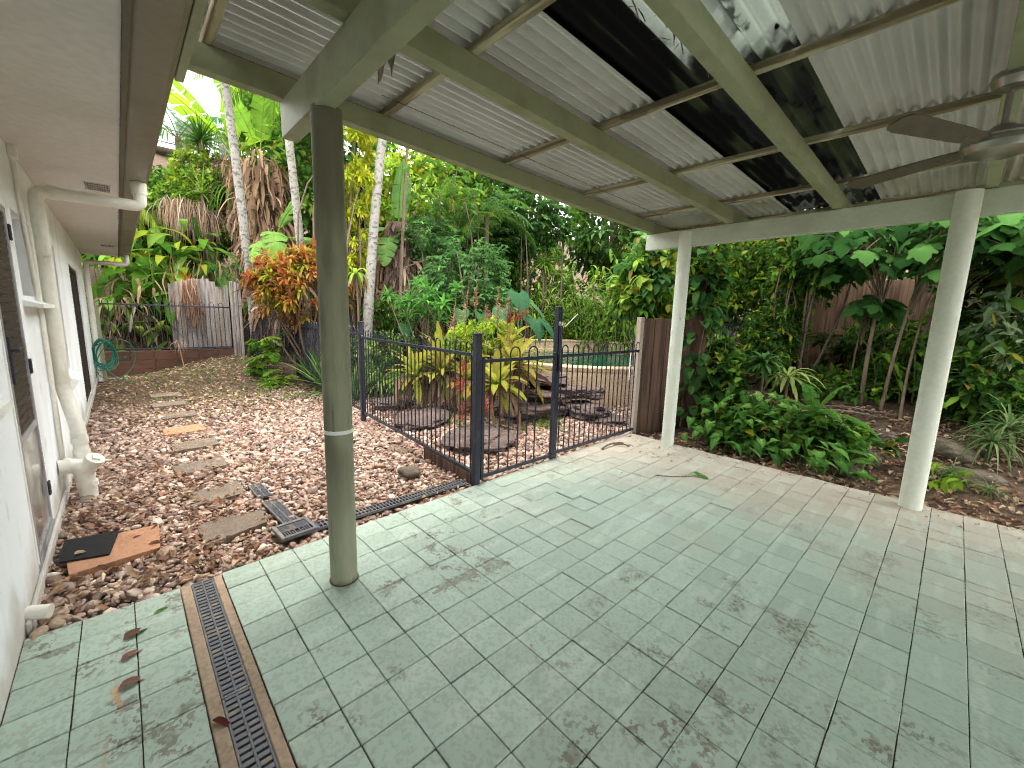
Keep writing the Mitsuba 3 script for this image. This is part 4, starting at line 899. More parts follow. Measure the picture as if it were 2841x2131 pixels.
x, y = rng.uniform(-0.3, 2.9, m_), rng.uniform(7.2, 13.3, m_)
kp = rng.uniform(size=m_) < sm(7.0, 9.5, y) * sm(-0.2, 1.6, x + 0.12 * (y - 9)) * (0.25 + 1.1 * meshkit.fbm(np.c_[x * 1.6, y * 1.6, x * 0], 3, 8)); x, y = x[kp], y[kp]; m_ = len(x)
acc_straps(gr, np.c_[x, y, G(x, y) - 0.05], rand_dirs(rng, m_, 0.7), rng.uniform(0.06, 0.15, m_), rng.uniform(0.012, 0.035, m_), rng.uniform(0.5, 1.6, m_), pick(rng, GRN, m_), n=2, prof='ovate')
k = thing('weedy_lawn', 'thin green weeds and ground cover on the side yard slope', 'ground cover', kind='stuff')
m, c = gr.get(); whole(k, m, 'leaf', smooth=True, color=c)
gr = Acc()
def tuft(acc, x, y, m, L, W, pal, g=1.2, sp=0.06, up=1.2, prof='tape', n=4, z=None):
    p = np.c_[rng.normal(x, sp, m), rng.normal(y, sp, m), np.zeros(m)]; p[:, 2] = (G(p[:, 0], p[:, 1]) if z is None else z) - 0.03
    acc_straps(acc, p, rand_dirs(rng, m, up) * [1, 1, 0.9], rng.uniform(0.6, 1.2, m) * L, W, rng.uniform(0.7, 1.4, m) * g, pick(rng, pal, m), n=n, prof=prof)
for _ in range(60): tuft(gr, rng.uniform(3.0, 5.2), rng.uniform(3.6, 6.2), 9, 0.12, 0.008, GRN, sp=0.05)
for _ in range(16): tuft(gr, rng.uniform(4.2, 5.0), rng.uniform(4.0, 4.35), 14, 0.2, 0.01, GRN, sp=0.05)
for _ in range(14): tuft(gr, rng.uniform(3.6, 4.1), rng.uniform(4.9, 5.8), 16, 0.22, 0.01, GRN + [(0.4, 0.36, 0.22)], sp=0.06)
k = thing('weed_tufts', 'small green weeds growing through the pebbles inside the pool fence', 'weeds', kind='stuff')
m, c = gr.get(); whole(k, m, 'leaf', smooth=True, color=c)
# single leaves on the paving
def fallen(label, x, y, a, L, W, col, n=5, g=0.6, dry=True, z=0.006):
    acc = Acc(); d = A([np.cos(a), np.sin(a), 0.12])
    acc_straps(acc, [[x, y, z]], d, L, W, g, [col], n=n, prof='ovate', fold=0.3, roll=0.15)
    k = thing('fallen_leaf', label, 'leaf'); m, c = acc.get(); whole(k, m, 'leaf_dry' if dry else 'leaf', smooth=True, color=c)
fallen('curled dark brown leaf on the pavers left of the drain, farthest of the three', -0.12, 2.56, 0.5, 0.12, 0.06, (0.15, 0.09, 0.06))
fallen('reddish brown leaf on the left pavers, middle of the three', -0.13, 2.40, 0.55, 0.11, 0.045, (0.25, 0.12, 0.1))
fallen('brown curled leaf on the left pavers, nearest of the three', -0.14, 2.22, 0.15, 0.11, 0.05, (0.22, 0.12, 0.09))
fallen('green leaf on the left pavers beside the drain', -0.005, 2.70, 0.4, 0.12, 0.02, (0.12, 0.25, 0.05), dry=False)
fallen('dark red leaf lying on the drain edge near the bottom', 0.13, 1.80, -0.9, 0.09, 0.03, (0.09, 0.025, 0.022))
fallen('cream curled leaf on the black mat', -0.34, 3.66, 0.3, 0.07, 0.05, (0.42, 0.33, 0.2), z=0.03)
fallen('small brown leaf on the terracotta slab', -0.06, 3.72, 0.7, 0.07, 0.02, (0.15, 0.08, 0.06), z=0.016)
sp_ = Acc(); acc_straps(sp_, [[4.30, 1.66, 0.02]] * 3, [[0.3, -0.6, 0.35], [0.55, 0.25, 0.5], [0.2, 0.5, 0.6]], [0.16, 0.14, 0.12], 0.065, 1.6, [(0.11, 0.27, 0.04), (0.16, 0.36, 0.05), (0.13, 0.3, 0.05)], n=4, prof='ovate')
k = thing('fallen_sprig', 'sprig of fresh green leaves lying on the pavers', 'leaf sprig'); part(k, 'leaves', sp_.get()[0], 'leaf', smooth=True, color=sp_.get()[1])
part(k, 'stem', tube([[4.30, 1.66, 0.015], [4.12, 1.82, 0.006], [3.98, 1.98, 0.005]], 0.004, 6), 'bark')
k = thing('fallen_seed_pod', 'dry brown curled frond stub on the pavers by the fence panel', 'seed pod')
whole(k, cat([tube(bez([4.28, 2.85, 0.012], [4.5, 2.9, 0.05], [4.72, 2.82, 0.012], 8), 0.012, 6), tube(bez([4.55, 2.86, 0.012], [4.6, 2.75, 0.05], [4.66, 2.7, 0.012], 6), 0.01, 6)]), 'bark')
for q, (lb, pts) in enumerate((('longest bare stick lying behind the vines', bez([6.35, 1.6, 0.35], [6.8, 1.1, 0.62], [7.3, 0.55, 0.42], 10)), ('thinner stick crossing behind the vines', bez([6.5, 1.75, 0.4], [7.0, 1.2, 0.55], [7.35, 0.9, 0.5], 10)), ('forked stick end near the saplings', bez([7.05, 0.95, 0.55], [7.3, 0.6, 0.5], [7.5, 0.2, 0.45], 8)))):
    whole(thing('fallen_stick', lb, 'stick'), tube(pts, 0.012 - 0.002 * q, 6), 'stepstone')

# ---------------------------------------------------------------- plants
def GG(x, y): return float(G(x, y))
def stems_of(key, base, tips, r0, bs='bark', rng=None, n=7, name='stem', spread=0.3):
    acc = []
    for t in tips:
        t = A(t); b = A(base) + (rng.normal(0, spread * 0.15, 3) * [1, 1, 0] if rng is not None else 0)
        mid = (b + t) / 2 + (rng.normal(0, 0.12, 3) * np.linalg.norm(t - b) if rng is not None else 0); mid[2] += 0.1 * np.linalg.norm(t - b)
        acc.append(tube(bez(b, mid, t, n), np.linspace(r0, r0 * 0.3, n), 6))
    part(key, name, cat(acc), bs, smooth=True)

def bush(rng, acc, c, r, clumps, per, L, W, pal, tip=None, prof='ovate', g=0.8, out=0.6, up=0.25, n=2, shell=0.45, fold=0.12, spread=1.0, sz=0.06):
    c, r = A(c, float), A(r, float)
    d = rand_dirs(rng, clumps); rad = shell + (1 - shell) * rng.uniform(size=clumps) ** 0.6
    off = meshkit.fbm(d * 1.7 + c, 2, 3)[:, None]
    P = c + d * r * rad[:, None] * (0.72 + 0.56 * off)
    od = norm(d * [1, 1, 0.8] + [0, 0, up]); cc = pick(rng, pal, clumps, 0.16)
    idx = np.repeat(np.arange(clumps), per); m = len(idx)
    ld = norm(od[idx] * out + rand_dirs(rng, m) * spread)
    col = cc[idx] * (1 + rng.normal(0, 0.16, (m, 1))).clip(0.5, 1.6)
    old = rng.uniform(size=m) < 0.045; col[old] = pick(rng, [(0.4, 0.36, 0.06), (0.3, 0.2, 0.08), (0.35, 0.28, 0.06)], int(old.sum()))
    p = P[idx] + rng.normal(0, sz, (m, 3)) * np.minimum(1, L * 4)
    tc = None if tip is None else col * 0.5 + A(tip) * 0.5
    acc.add(*flat(*straps(p, ld, L * rng.uniform(0.6, 1.25, m), W * rng.uniform(0.7, 1.2, m), g * rng.uniform(0.4, 1.5, m), col, tc, n=n, prof=prof, fold=fold, roll=rng.normal(0, 0.35, m))))
    return P

def shrub(name, label, cat_, seed, c, r, clumps, per, L, W, pal, group=None, nst=9, bs='leaf', r0=0.025, base=None, extra=(), **k):
    rng = np.random.default_rng(seed); key = thing(name, label, cat_, group); acc = Acc()
    P = bush(rng, acc, c, r, clumps, per, L, W, pal, **k)
    for e in extra: bush(rng, acc, *e, **k)
    put(key, 'foliage', acc, bs, stuff=True)
    b = [c[0], c[1], GG(c[0], c[1]) - 0.1] if base is None else base
    stems_of(key, b, P[rng.choice(len(P), nst)], r0, rng=rng)
    return key

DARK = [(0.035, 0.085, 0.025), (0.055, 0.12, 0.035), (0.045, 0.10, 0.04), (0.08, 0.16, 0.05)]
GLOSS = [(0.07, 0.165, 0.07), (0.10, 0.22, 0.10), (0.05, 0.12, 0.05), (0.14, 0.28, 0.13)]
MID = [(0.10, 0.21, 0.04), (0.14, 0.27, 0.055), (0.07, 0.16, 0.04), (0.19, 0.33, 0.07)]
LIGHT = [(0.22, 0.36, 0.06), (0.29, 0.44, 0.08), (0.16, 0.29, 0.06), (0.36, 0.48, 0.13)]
YEL = [(0.34, 0.42, 0.05), (0.45, 0.50, 0.05), (0.26, 0.36, 0.05)]
DEAD = [(0.30, 0.20, 0.125), (0.22, 0.145, 0.09), (0.38, 0.275, 0.19), (0.17, 0.105, 0.07), (0.34, 0.22, 0.15)]
GREYD = [(0.36, 0.30, 0.25), (0.27, 0.22, 0.18), (0.42, 0.36, 0.30)]

def paddle(rng, acc, p0, d0, L, W, g, col, rib=(0.35, 0.42, 0.12), lobes=9, tear=0.25, petiole=0.25, sag=0.35, rows=3):
    """one banana-like leaf with torn lobes on both sides of a curved midrib"""
    p, d = A(p0, float), norm(A(d0, float)); n = 16; pts, ds = [p], [d]
    for i in range(n):
        d = norm(d + A([0, 0, -1.0]) * g / n * (0.4 + 1.2 * i / n)); p = p + d * L / n; pts.append(p); ds.append(d)
    pts, ds = A(pts), A(ds); s0 = norm(np.cross(d0 + rng.normal(0, 0.15, 3), [0, 0, 1.0]))
    def at(t):
        f = t * n; i = min(int(f), n - 1); q = f - i
        P = pts[i] * (1 - q) + pts[i + 1] * q; D = norm(ds[i] * (1 - q) + ds[i + 1] * q); S = norm(s0 - D * (s0 @ D)); return P, D, S, np.cross(S, D)
    rb = tube(pts, np.linspace(0.016, 0.003, n + 1) * (0.5 + L * 0.35), 5); acc.mesh(rb, A(rib))
    pf = lambda u: np.sin(np.pi * np.clip(0.04 + 0.96 * u, 0, 1) ** 0.8) ** 0.55
    for sg in (-1, 1):
        cuts = np.linspace(0, 1, lobes + 1); cuts[1:-1] += rng.normal(0, 0.25 / lobes, lobes - 1)
        for a, b in zip(cuts[:-1], cuts[1:]):
            dr_ = sag * rng.uniform(0.3, 1.5); sk = rng.uniform(0.0, 0.35); gap = tear * rng.uniform(0, 1) * (b - a) * 0.5
            cc = A(col) * (1 + rng.normal(0, 0.09)); v = []; cv = []
            for e in range(rows + 1):
                q = e / rows
                for w_ in (0, 0.5, 1):
                    u0 = a + (b - a) * w_; u1 = (a + gap) + (b - a - 2 * gap) * w_
                    u = u0 * (1 - q) + u1 * q; t = petiole + (1 - petiole) * min(u, 0.995); P, D, S, N = at(t)
                    hw = W / 2 * pf(u) * q
                    v.append(P + S * sg * hw * np.cos(dr_ * q) - N * hw * np.sin(dr_ * q) * 1.0 + D * hw * sk + N * 0.12 * hw * (1 - q))
                    cv.append(cc * (1.1 - 0.15 * q) * (1 + rng.normal(0, 0.03)))
            f = []
            for e in range(rows):
                for w_ in range(2):
                    i0 = e * 3 + w_; f += [[i0, i0 + 1, i0 + 4], [i0, i0 + 4, i0 + 3]]
            acc.add(v, f, A(cv))
    return pts

def dead_skirt(rng, acc, c, r, h, m, L=0.7, W=0.05, pal=DEAD):
    a = rng.uniform(0, 6.283, m); rr = r * np.sqrt(rng.uniform(0.2, 1, m))
    p = np.c_[c[0] + rr * np.cos(a), c[1] + rr * np.sin(a), c[2] + rng.uniform(0, h, m)]
    d = np.c_[np.cos(a), np.sin(a), rng.uniform(-1.2, 0.6, m)] + rng.normal(0, 0.3, (m, 3))
    acc.add(*flat(*straps(p, d, L * rng.uniform(0.4, 1.4, m), W * rng.uniform(0.4, 1.8, m), rng.uniform(1.5, 4, m), pick(rng, pal, m, 0.2), n=5, prof='even', fold=0.3, roll=rng.normal(0, 0.6, m), rng=rng, wob=0.16)))

def banana(name, label, seed, base, h, leaves, col, cat_='banana plant', lean=(0, 0), dead=(0, 0, 0), pal=None, r=0.13, skirt=True):
    rng = np.random.default_rng(seed); key = thing(name, label, cat_)
    b = A([base[0], base[1], GG(*base) - 0.1]); top = b + [lean[0], lean[1], h]
    part(key, 'trunk', tube(bez(b, (b + top) / 2, top, 8), np.linspace(r, r * 0.55, 8), 10), 'bark', smooth=True)
    for (az, el, L, W, g) in leaves:
        acc = Acc(); a, e = np.radians(az), np.radians(el)
        paddle(rng, acc, top, [np.cos(a) * np.cos(e), np.sin(a) * np.cos(e), np.sin(e)], L, W, g, A(col) * rng.uniform(0.8, 1.25), lobes=int(rng.integers(7, 12)), tear=rng.uniform(0.05, 0.6), sag=rng.uniform(0.15, 0.5))
        put(key, 'leaf', acc)
    if dead[0]:
        acc = Acc()
        for q in range(int(dead[0])):
            a = rng.uniform(0, 6.283); zz = top - [0, 0, rng.uniform(0.0, dead[1])]
            paddle(rng, acc, zz, [np.cos(a), np.sin(a), rng.uniform(-0.3, 0.7)], rng.uniform(1.0, 1.9), rng.uniform(0.25, 0.5), rng.uniform(3.5, 7), pick(rng, DEAD, 1, 0.15)[0], rib=(0.3, 0.22, 0.13), lobes=8, tear=0.8, sag=1.0, rows=2)
        dead_skirt(rng, acc, top - [0, 0, dead[1]], dead[2], dead[1], int(30 * dead[0]), 0.7, 0.06)
        put(key, 'dead_leaves', acc, 'leaf_dry', stuff=True)
    return key

def palm_tree(label, seed, base, top, r0, r1, frond=True):
    rng = np.random.default_rng(seed); key = thing('palm_tree', label, 'palm tree'); b, t = A(base, float), A(top, float)
    pts = bez(b, b * 0.45 + t * 0.55 + [0.10, 0.0, 0.4] if False else (b + t) / 2 + [(-t[0] + b[0]) * 0.25, 0, 0], t, 26); rr = np.linspace(r0, r1, 26) * (1 + 0.04 * np.sin(np.arange(26) * 2.1)); rr[0] *= 1.25
    part(key, 'trunk', tube(pts, rr, 18), 'palm_bark', smooth=True)
    for q in range(9):
        acc = Acc(); a = q * 2.4 + seed; frond_mesh(rng, acc, t, [np.cos(a), np.sin(a), rng.uniform(0.3, 1.2)], rng.uniform(1.9, 2.6), 1.5, pick(rng, MID, 1)[0], 30, 0.5)
        put(key, 'frond', acc, stuff=True)

def frond_mesh(rng, acc, p0, d0, L, g, col, nl=26, ll=0.45, lw=0.03, droop=1.0, rib=(0.22, 0.24, 0.08), vee=0.35):
    p, d = A(p0, float), norm(A(d0, float)); n = 14; pts, ds = [p], [d]
    for i in range(n): d = norm(d + A([0, 0, -g / n])); p = p + d * L / n; pts.append(p); ds.append(d)
    pts, ds = A(pts), A(ds); acc.mesh(tube(pts, np.linspace(0.014, 0.003, n + 1) * max(0.4, L / 1.6), 5), A(rib))
    t = np.linspace(0.15, 1.0, nl) ; f = t * n; i = np.minimum(f.astype(int), n - 1); q = (f - i)[:, None]
    P = pts[i] * (1 - q) + pts[i + 1] * q; D = ds[i]; S = norm(np.cross(D, [0, 0, 1.0]) + 1e-6); N = np.cross(S, D)
    for sg in (-1, 1):
        dd = norm(S * sg + D * (0.55 + 0.5 * t[:, None]) + N * vee + rng.normal(0, 0.08, P.shape))
        ln = ll * np.sin(np.pi * (0.12 + 0.83 * t)) ** 0.7 * rng.uniform(0.85, 1.1, nl)
        acc.add(*flat(*straps(P, dd, ln, lw, droop * rng.uniform(0.6, 1.4, nl), A(col) * (1 + rng.normal(0, 0.12, (nl, 1))), n=3, prof='lance', fold=0.1)))

def rosette(rng, p, m, L, W, pal, g=1.0, up=0.6, tip=None, n=6, prof='strap', fold=0.18, spread=1.0, var=0.15):
    a = np.arange(m) * 2.399 + rng.uniform(0, 6); e = np.linspace(-0.1, 1.25, m) + rng.normal(0, 0.12, m)
    d = np.c_[np.cos(a) * np.cos(e), np.sin(a) * np.cos(e), np.sin(e)] * [spread, spread, up / 0.6]
    return straps(A(p, float) + d * 0.02, d, L * rng.uniform(0.7, 1.15, m), W * rng.uniform(0.8, 1.15, m), g * rng.uniform(0.6, 1.4, m), pick(rng, pal, m, var), tip, n=n, prof=prof, fold=fold)

def rosette_plant(name, label, cat_, seed, p, m, L, W, pal, stem=None, parts=False, dead=0, group=None, **k):
    rng = np.random.default_rng(seed); key = thing(name, label, cat_, group)
    p = A(p, float); R = rosette(rng, p, m, L, W, pal, **k)
    if parts: parts_of(key, 'leaf', R)
    else:
        acc = Acc(); acc.add(*flat(*R)); put(key, 'leaves', acc, stuff=True)
    if dead:
        acc = Acc(); dead_skirt(rng, acc, p - [0, 0, 0.06], L * 0.16, 0.08, dead, L * 0.8, W * 0.7); put(key, 'dead_leaves', acc, 'leaf_dry', stuff=True)
    if stem: part(key, 'stem', tube(bez([p[0] + rng.normal(0, 0.04), p[1], GG(p[0], p[1]) - 0.05], (p + [p[0], p[1], GG(p[0], p[1])]) / 2 + [0.04, 0, 0], p, 8), stem, 8), 'bark', smooth=True)
    return key

# --- back left: what grows on the bank behind the retaining wall
palm_tree('tall pale palm trunk just right of the grey timber post, behind the red croton', 1, (2.72, 13.2, GG(2.72, 13.2) - 0.2), (2.30, 12.75, 7.6), 0.115, 0.09)
palm_tree('speckled palm trunk between the dead banana leaves and the nearest olive post', 2, (3.5, 11.1, GG(3.5, 11.1) - 0.2), (3.25, 11.6, 7.2), 0.10, 0.088)
palm_tree('pale leaning palm trunk with a curved foot just right of the nearest olive post', 3, (3.92, 8.95, GG(3.92, 8.95) - 0.2), (4.85, 9.25, 7.0), 0.118, 0.082)
k = thing('slender_tree', 'thin bare brown trunk just right of the leaning palm', 'tree')
part(k, 'trunk', tube(bez([4.75, 9.0, GG(4.75, 9.0) - 0.1], [5.1, 9.5, 2.6], [5.55, 9.75, 6.5], 14), np.linspace(0.055, 0.03, 14), 8), 'bark', smooth=True)
part(k, 'branch', tube(bez([5.12, 9.45, 2.7], [5.6, 9.3, 2.95], [6.4, 9.3, 3.2], 8), np.linspace(0.02, 0.008, 8), 6), 'bark', smooth=True)
acc = Acc(); bush(np.random.default_rng(8), acc, (5.5, 9.8, 6.6), (1.2, 1.2, 0.8), 90, 14, 0.15, 0.05, MID); put(k, 'crown', acc, stuff=True)

BG = (0.19, 0.36, 0.06); BL = (0.32, 0.52, 0.06)
banana('banana_plant', 'banana plant with big bright leaves at the top of the gap by the gutter', 31, (3.0, 15.6), 4.7,
       [(205, 42, 3.1, 0.75, 1.0), (175, 62, 2.6, 0.7, 0.9), (100, 84, 2.3, 0.62, 0.5), (250, 86, 2.2, 0.6, 0.3), (330, 60, 2.4, 0.66, 1.0), (30, 55, 2.4, 0.6, 1.2)], BL, dead=(9, 1.6, 0.35))
banana('banana_plant', 'banana plant with a shaggy mass of dead brown leaves left of the beam end', 32, (3.35, 14.3), 5.1,
       [(280, 75, 2.0, 0.6, 0.8), (0, 50, 2.2, 0.6, 1.2), (200, 70, 2.0, 0.55, 1.2)], BG, dead=(26, 3.2, 0.55))
banana('banana_plant', 'banana plant with torn mid green leaves low between the two left palms', 33, (3.25, 12.9), 3.1,
       [(255, 35, 1.7, 0.62, 3.2), (290, 60, 1.7, 0.5, 1.6), (350, 30, 1.7, 0.55, 1.8), (215, 15, 1.2, 0.45, 3.0), (330, 72, 1.5, 0.4, 0.8)], (0.22, 0.40, 0.13), dead=(13, 2.2, 0.5))
banana('banana_plant', 'thick banana clump with a dry shaggy trunk right of the leaning palm', 34, (5.55, 10.4), 3.4,
       [(250, 68, 1.9, 0.55, 0.9), (225, 10, 1.6, 0.5, 2.6), (300, -5, 1.5, 0.5, 2.2), (200, 25, 1.7, 0.5, 2.0), (330, 20, 1.6, 0.5, 3.0), (20, 50, 1.9, 0.5, 1.5), (280, 40, 1.4, 0.5, 3.2)], (0.20, 0.37, 0.16), dead=(16, 1.8, 0.5), r=0.3)
k = thing('dead_banana_plant', 'wide brown shaggy dead banana stem below the torn banana leaves', 'banana plant')
b_ = [5.35, 10.1, GG(5.35, 10.1) - 0.1]
part(k, 'trunk', tube(bez(b_, [5.4, 10.1, 2], [5.45, 10.15, 3.9], 8), np.linspace(0.36, 0.26, 8), 14), 'bark', smooth=True)
acc = Acc(); rng = np.random.default_rng(9); m_ = 1100; a_ = rng.uniform(0, 6.283, m_); z_ = rng.uniform(0.9, 3.9, m_); r_ = 0.38 - 0.03 * z_
acc_straps(acc, np.c_[5.4 + r_ * np.cos(a_), 10.1 + r_ * np.sin(a_), z_], np.c_[np.cos(a_) * 0.5, np.sin(a_) * 0.5, -np.ones(m_)], rng.uniform(0.2, 0.5, m_), rng.uniform(0.05, 0.12, m_), 0.8, pick(rng, [(0.2, 0.14, 0.11), (0.13, 0.085, 0.065), (0.26, 0.19, 0.155)], m_), n=3, prof='even', fold=0.35, rng=rng, wob=0.2)
put(k, 'bark_flakes', acc, 'leaf_dry', stuff=True)

# dragon tree and palms left
rosette_plant('dragon_tree', 'spiky dark green dragon tree head left of the first palm trunk', 'dragon tree', 41, (2.18, 15.6, 6.35), 130, 1.05, 0.05, MID + DARK, stem=0.07, g=0.9, n=5, prof='tape', up=0.75)
rosette_plant('dragon_tree', 'drooping strappy dragon tree head under the spiky one', 'dragon tree', 42, (2.75, 15.2, 5.1), 110, 1.15, 0.055, DARK + MID, stem=0.06, g=2.6, n=6, prof='tape')
rosette_plant('dragon_tree', 'small light green spiky head in the yellow green shrub', 'dragon tree', 43, (2.05, 15.3, 4.85), 60, 0.75, 0.045, LIGHT, stem=0.04, g=0.8, n=5, prof='tape')
k = thing('palm_clump', 'bluish palm fronds beside the gutter', 'palm'); rng = np.random.default_rng(44)
for q, (az, L, g, col) in enumerate(((200, 2.4, 0.9, (0.10, 0.26, 0.13)), (250, 2.2, 1.3, (0.10, 0.25, 0.14)), (160, 2.2, 1.4, (0.09, 0.22, 0.1)), (300, 2.3, 1.2, (0.09, 0.24, 0.12)), (20, 2.3, 1.0, (0.09, 0.22, 0.1)))):
    acc = Acc(); a = math.radians(az); frond_mesh(rng, acc, (1.9, 18.0, 7.0), [math.cos(a), math.sin(a), 0.9], L, g, col, 34, 0.7, 0.05, 1.6); put(k, 'frond', acc)
part(k, 'trunk', tube([[1.9, 18.0, GG(1.9, 18) - 0.2], [1.9, 18.0, 7.0]], [0.12, 0.09], 10), 'bark', smooth=True)
k = thing('palm_clump', 'drooping yellow green palm frond behind the first downpipe elbow', 'palm'); rng = np.random.default_rng(45)
for q, (az, L, g, el) in enumerate(((-15, 1.9, 2.4, 0.5), (10, 1.8, 2.0, 0.35), (-45, 1.8, 2.8, 0.6), (-75, 1.7, 2.6, 0.6), (40, 1.6, 1.8, 0.7))):
    acc = Acc(); a = math.radians(az); frond_mesh(rng, acc, (0.25, 15.9, 4.3), [math.cos(a), math.sin(a), el], L, g, pick(rng, [(0.2, 0.26, 0.06), (0.16, 0.24, 0.05)], 1)[0], 40, 0.55, 0.03, 2.6); put(k, 'frond', acc)
part(k, 'trunk', tube([[0.25, 15.9, GG(0.25, 15.9) - 0.2], [0.25, 15.9, 4.3]], [0.1, 0.08], 10), 'bark', smooth=True)
k = thing('dead_fronds', 'curtain of dead grey palm leaflets under the yellow green shrub', 'dead fronds'); rng = np.random.default_rng(46); acc = Acc(); m_ = 520
acc_straps(acc, np.c_[rng.uniform(1.2, 2.35, m_), rng.uniform(15.2, 15.7, m_), 4.35 + 0.2 * np.sin(rng.uniform(0, 3, m_)) + rng.normal(0, 0.08, m_)], np.c_[rng.normal(0, 0.3, m_), -0.5 + rng.normal(0, 0.3, m_), rng.uniform(-1, 0.3, m_)], rng.uniform(0.5, 1.1, m_), 0.022, 3.0, pick(rng, GREYD + DEAD, m_), n=5, prof='tape', rng=rng, wob=0.06)
put(k, 'leaflets', acc, 'leaf_dry', stuff=True)
shrub('small_leaf_shrub', 'yellow green small leaved vine covering the dragon tree stem', 'shrub', 47, (2.1, 15.9, 5.1), (0.75, 0.7, 1.35), 420, 12, 0.13, 0.09, LIGHT + YEL[:1] + MID, extra=[((1.35, 16.0, 4.5), (0.9, 0.6, 0.5), 220, 12, 0.13, 0.09, LIGHT + MID + DEAD[:1])])
shrub('leafy_shrub', 'pale blue green leaves low behind the first downpipe', 'shrub', 48, (0.6, 17.2, 5.2), (1.2, 0.8, 0.9), 160, 10, 0.24, 0.12, GLOSS + MID)
# heliconia / ginger clump
k = thing('heliconia_clump', 'clump of broad glossy heliconia leaves above the back fence', 'heliconia'); rng = np.random.default_rng(49)
for q in range(185):
    x, y = rng.uniform(-0.2, 2.15), rng.uniform(14.2, 15.4); z = GG(x, y) + rng.uniform(0.5, 2.5) - 0.25 * abs(x - 1.1); a = rng.uniform(-2.9, -0.2); el = rng.uniform(-0.3, 1.2)
    acc = Acc(); col = pick(rng, [(0.10, 0.23, 0.04), (0.15, 0.30, 0.06), (0.06, 0.15, 0.03), (0.05, 0.12, 0.03), (0.24, 0.40, 0.11), (0.30, 0.34, 0.05)], 1)[0]
    V_, F_, C_ = straps([[x, y, z]], [math.cos(a) * math.cos(el), math.sin(a) * math.cos(el), math.sin(el)], rng.uniform(0.55, 1.05), rng.uniform(0.16, 0.26), rng.uniform(0.8, 2.4), [col], n=6, prof='ovate', fold=0.1, roll=rng.normal(0, 0.4))
    acc.add(*flat(V_, F_, C_)); put(k, 'leaf', acc)
acc = Acc(); m_ = 120; x, y = rng.uniform(-0.3, 2.2, m_), rng.uniform(14.1, 15.3, m_)
acc_straps(acc, np.c_[x, y, G(x, y)], np.c_[rng.normal(0, 0.15, m_), rng.normal(-0.1, 0.15, m_), np.ones(m_)], rng.uniform(0.8, 2.2, m_), 0.035, 0.2, pick(rng, [(0.12, 0.2, 0.05), (0.25, 0.2, 0.1)], m_), n=4, prof='even'); put(k, 'stems', acc, stuff=True)
acc = Acc(); acc_straps(acc, [[1.38, 14.05, 2.25]] * 4, [[0.3, -0.3, 0.9], [-0.3, -0.3, 0.8], [0.5, -0.2, 0.3], [0, -0.2, 1]], 0.32, 0.07, 0.3, (0.75, 0.25, 0.03), n=3, prof='lance'); put(k, 'flower', acc, label='orange heliconia flower')
k = thing('dead_leaf_pile', 'tangle of dead brown leaves hanging over the left of the back fence', 'dead leaves'); rng = np.random.default_rng(50); acc = Acc()
for cx, cz, m_ in ((-0.1, 1.45, 130), (0.55, 1.6, 90), (1.2, 2.0, 50), (1.9, 2.25, 60)): dead_skirt(rng, acc, (cx, 14.2, cz), 0.6, 0.7, int(m_ * 0.4), 0.55, 0.045, DEAD + GREYD[:1])
m_ = 260; acc_straps(acc, np.c_[rng.uniform(-0.3, 1.0, m_), rng.uniform(13.7, 14.6, m_), rng.uniform(0.75, 1.5, m_)], rand_dirs(rng, m_, -0.2), rng.uniform(0.2, 0.7, m_), 0.03, 2.0, pick(rng, DEAD, m_) * 0.7, n=4, prof='even', rng=rng, wob=0.2)
put(k, 'dry_leaves', acc, 'leaf_dry', stuff=True)
k = thing('dead_frond', 'brown dried frond draped down the face of the grey paling fence', 'dead frond'); acc = Acc(); m_ = 130
acc_straps(acc, np.c_[rng.normal(1.42, 0.09, m_), rng.normal(13.6, 0.03, m_), rng.uniform(1.5, 2.4, m_)], np.c_[rng.normal(0, 0.15, m_), -0.15 + rng.normal(0, 0.05, m_), -np.ones(m_)], rng.uniform(0.25, 0.6, m_), 0.03, 0.8, pick(rng, [(0.33, 0.19, 0.13), (0.27, 0.15, 0.1), (0.38, 0.25, 0.17)], m_), n=4, prof='even', rng=rng, wob=0.1); put(k, 'leaflets', acc, 'leaf_dry', stuff=True)
k = thing('dead_frond', 'pale brown dead frond standing on the lawn against the retaining wall', 'dead frond'); acc = Acc(); m_ = 26
acc_straps(acc, np.tile([1.02, 13.1, 0.78], (m_, 1)), rand_dirs(rng, m_, 0.3), 0.32, 0.02, 2.0, pick(rng, [(0.45, 0.33, 0.25), (0.36, 0.24, 0.18)], m_), n=4, prof='tape'); put(k, 'leaflets', acc, 'leaf_dry', stuff=True)
part(k, 'stalk', tube([[1.08, 12.95, 0.16], [1.02, 13.1, 0.78]], 0.012, 6), 'terracotta')
k = thing('heliconia_leaves', 'fresh green leaves poking through the bars of the back fence', 'heliconia'); rng = np.random.default_rng(51)
for q in range(16):
    acc = Acc(); x = rng.uniform(-0.2, 1.0); acc_straps(acc, [[x, 13.95, rng.uniform(0.6, 1.3)]], [rng.uniform(-0.8, 1.0), -0.35, rng.uniform(-0.4, 0.7)], rng.uniform(0.5, 0.8), 0.15, 1.0, pick(rng, LIGHT + MID, 1), n=6, prof='ovate'); put(k, 'leaf', acc)
k = thing('cycad', 'dark feathery cycad fronds above the grey timber post', 'cycad'); rng = np.random.default_rng(52)
for q in range(13):
    acc = Acc(); a = q * 2.4; frond_mesh(rng, acc, (2.35, 14.4, 2.75), [math.cos(a), math.sin(a) - 0.3, rng.uniform(0.1, 0.9)], rng.uniform(0.9, 1.3), 1.6, pick(rng, [(0.05, 0.14, 0.07), (0.08, 0.2, 0.08), (0.1, 0.2, 0.05)], 1)[0], 34, 0.24, 0.016, 0.8); put(k, 'frond', acc, stuff=True)
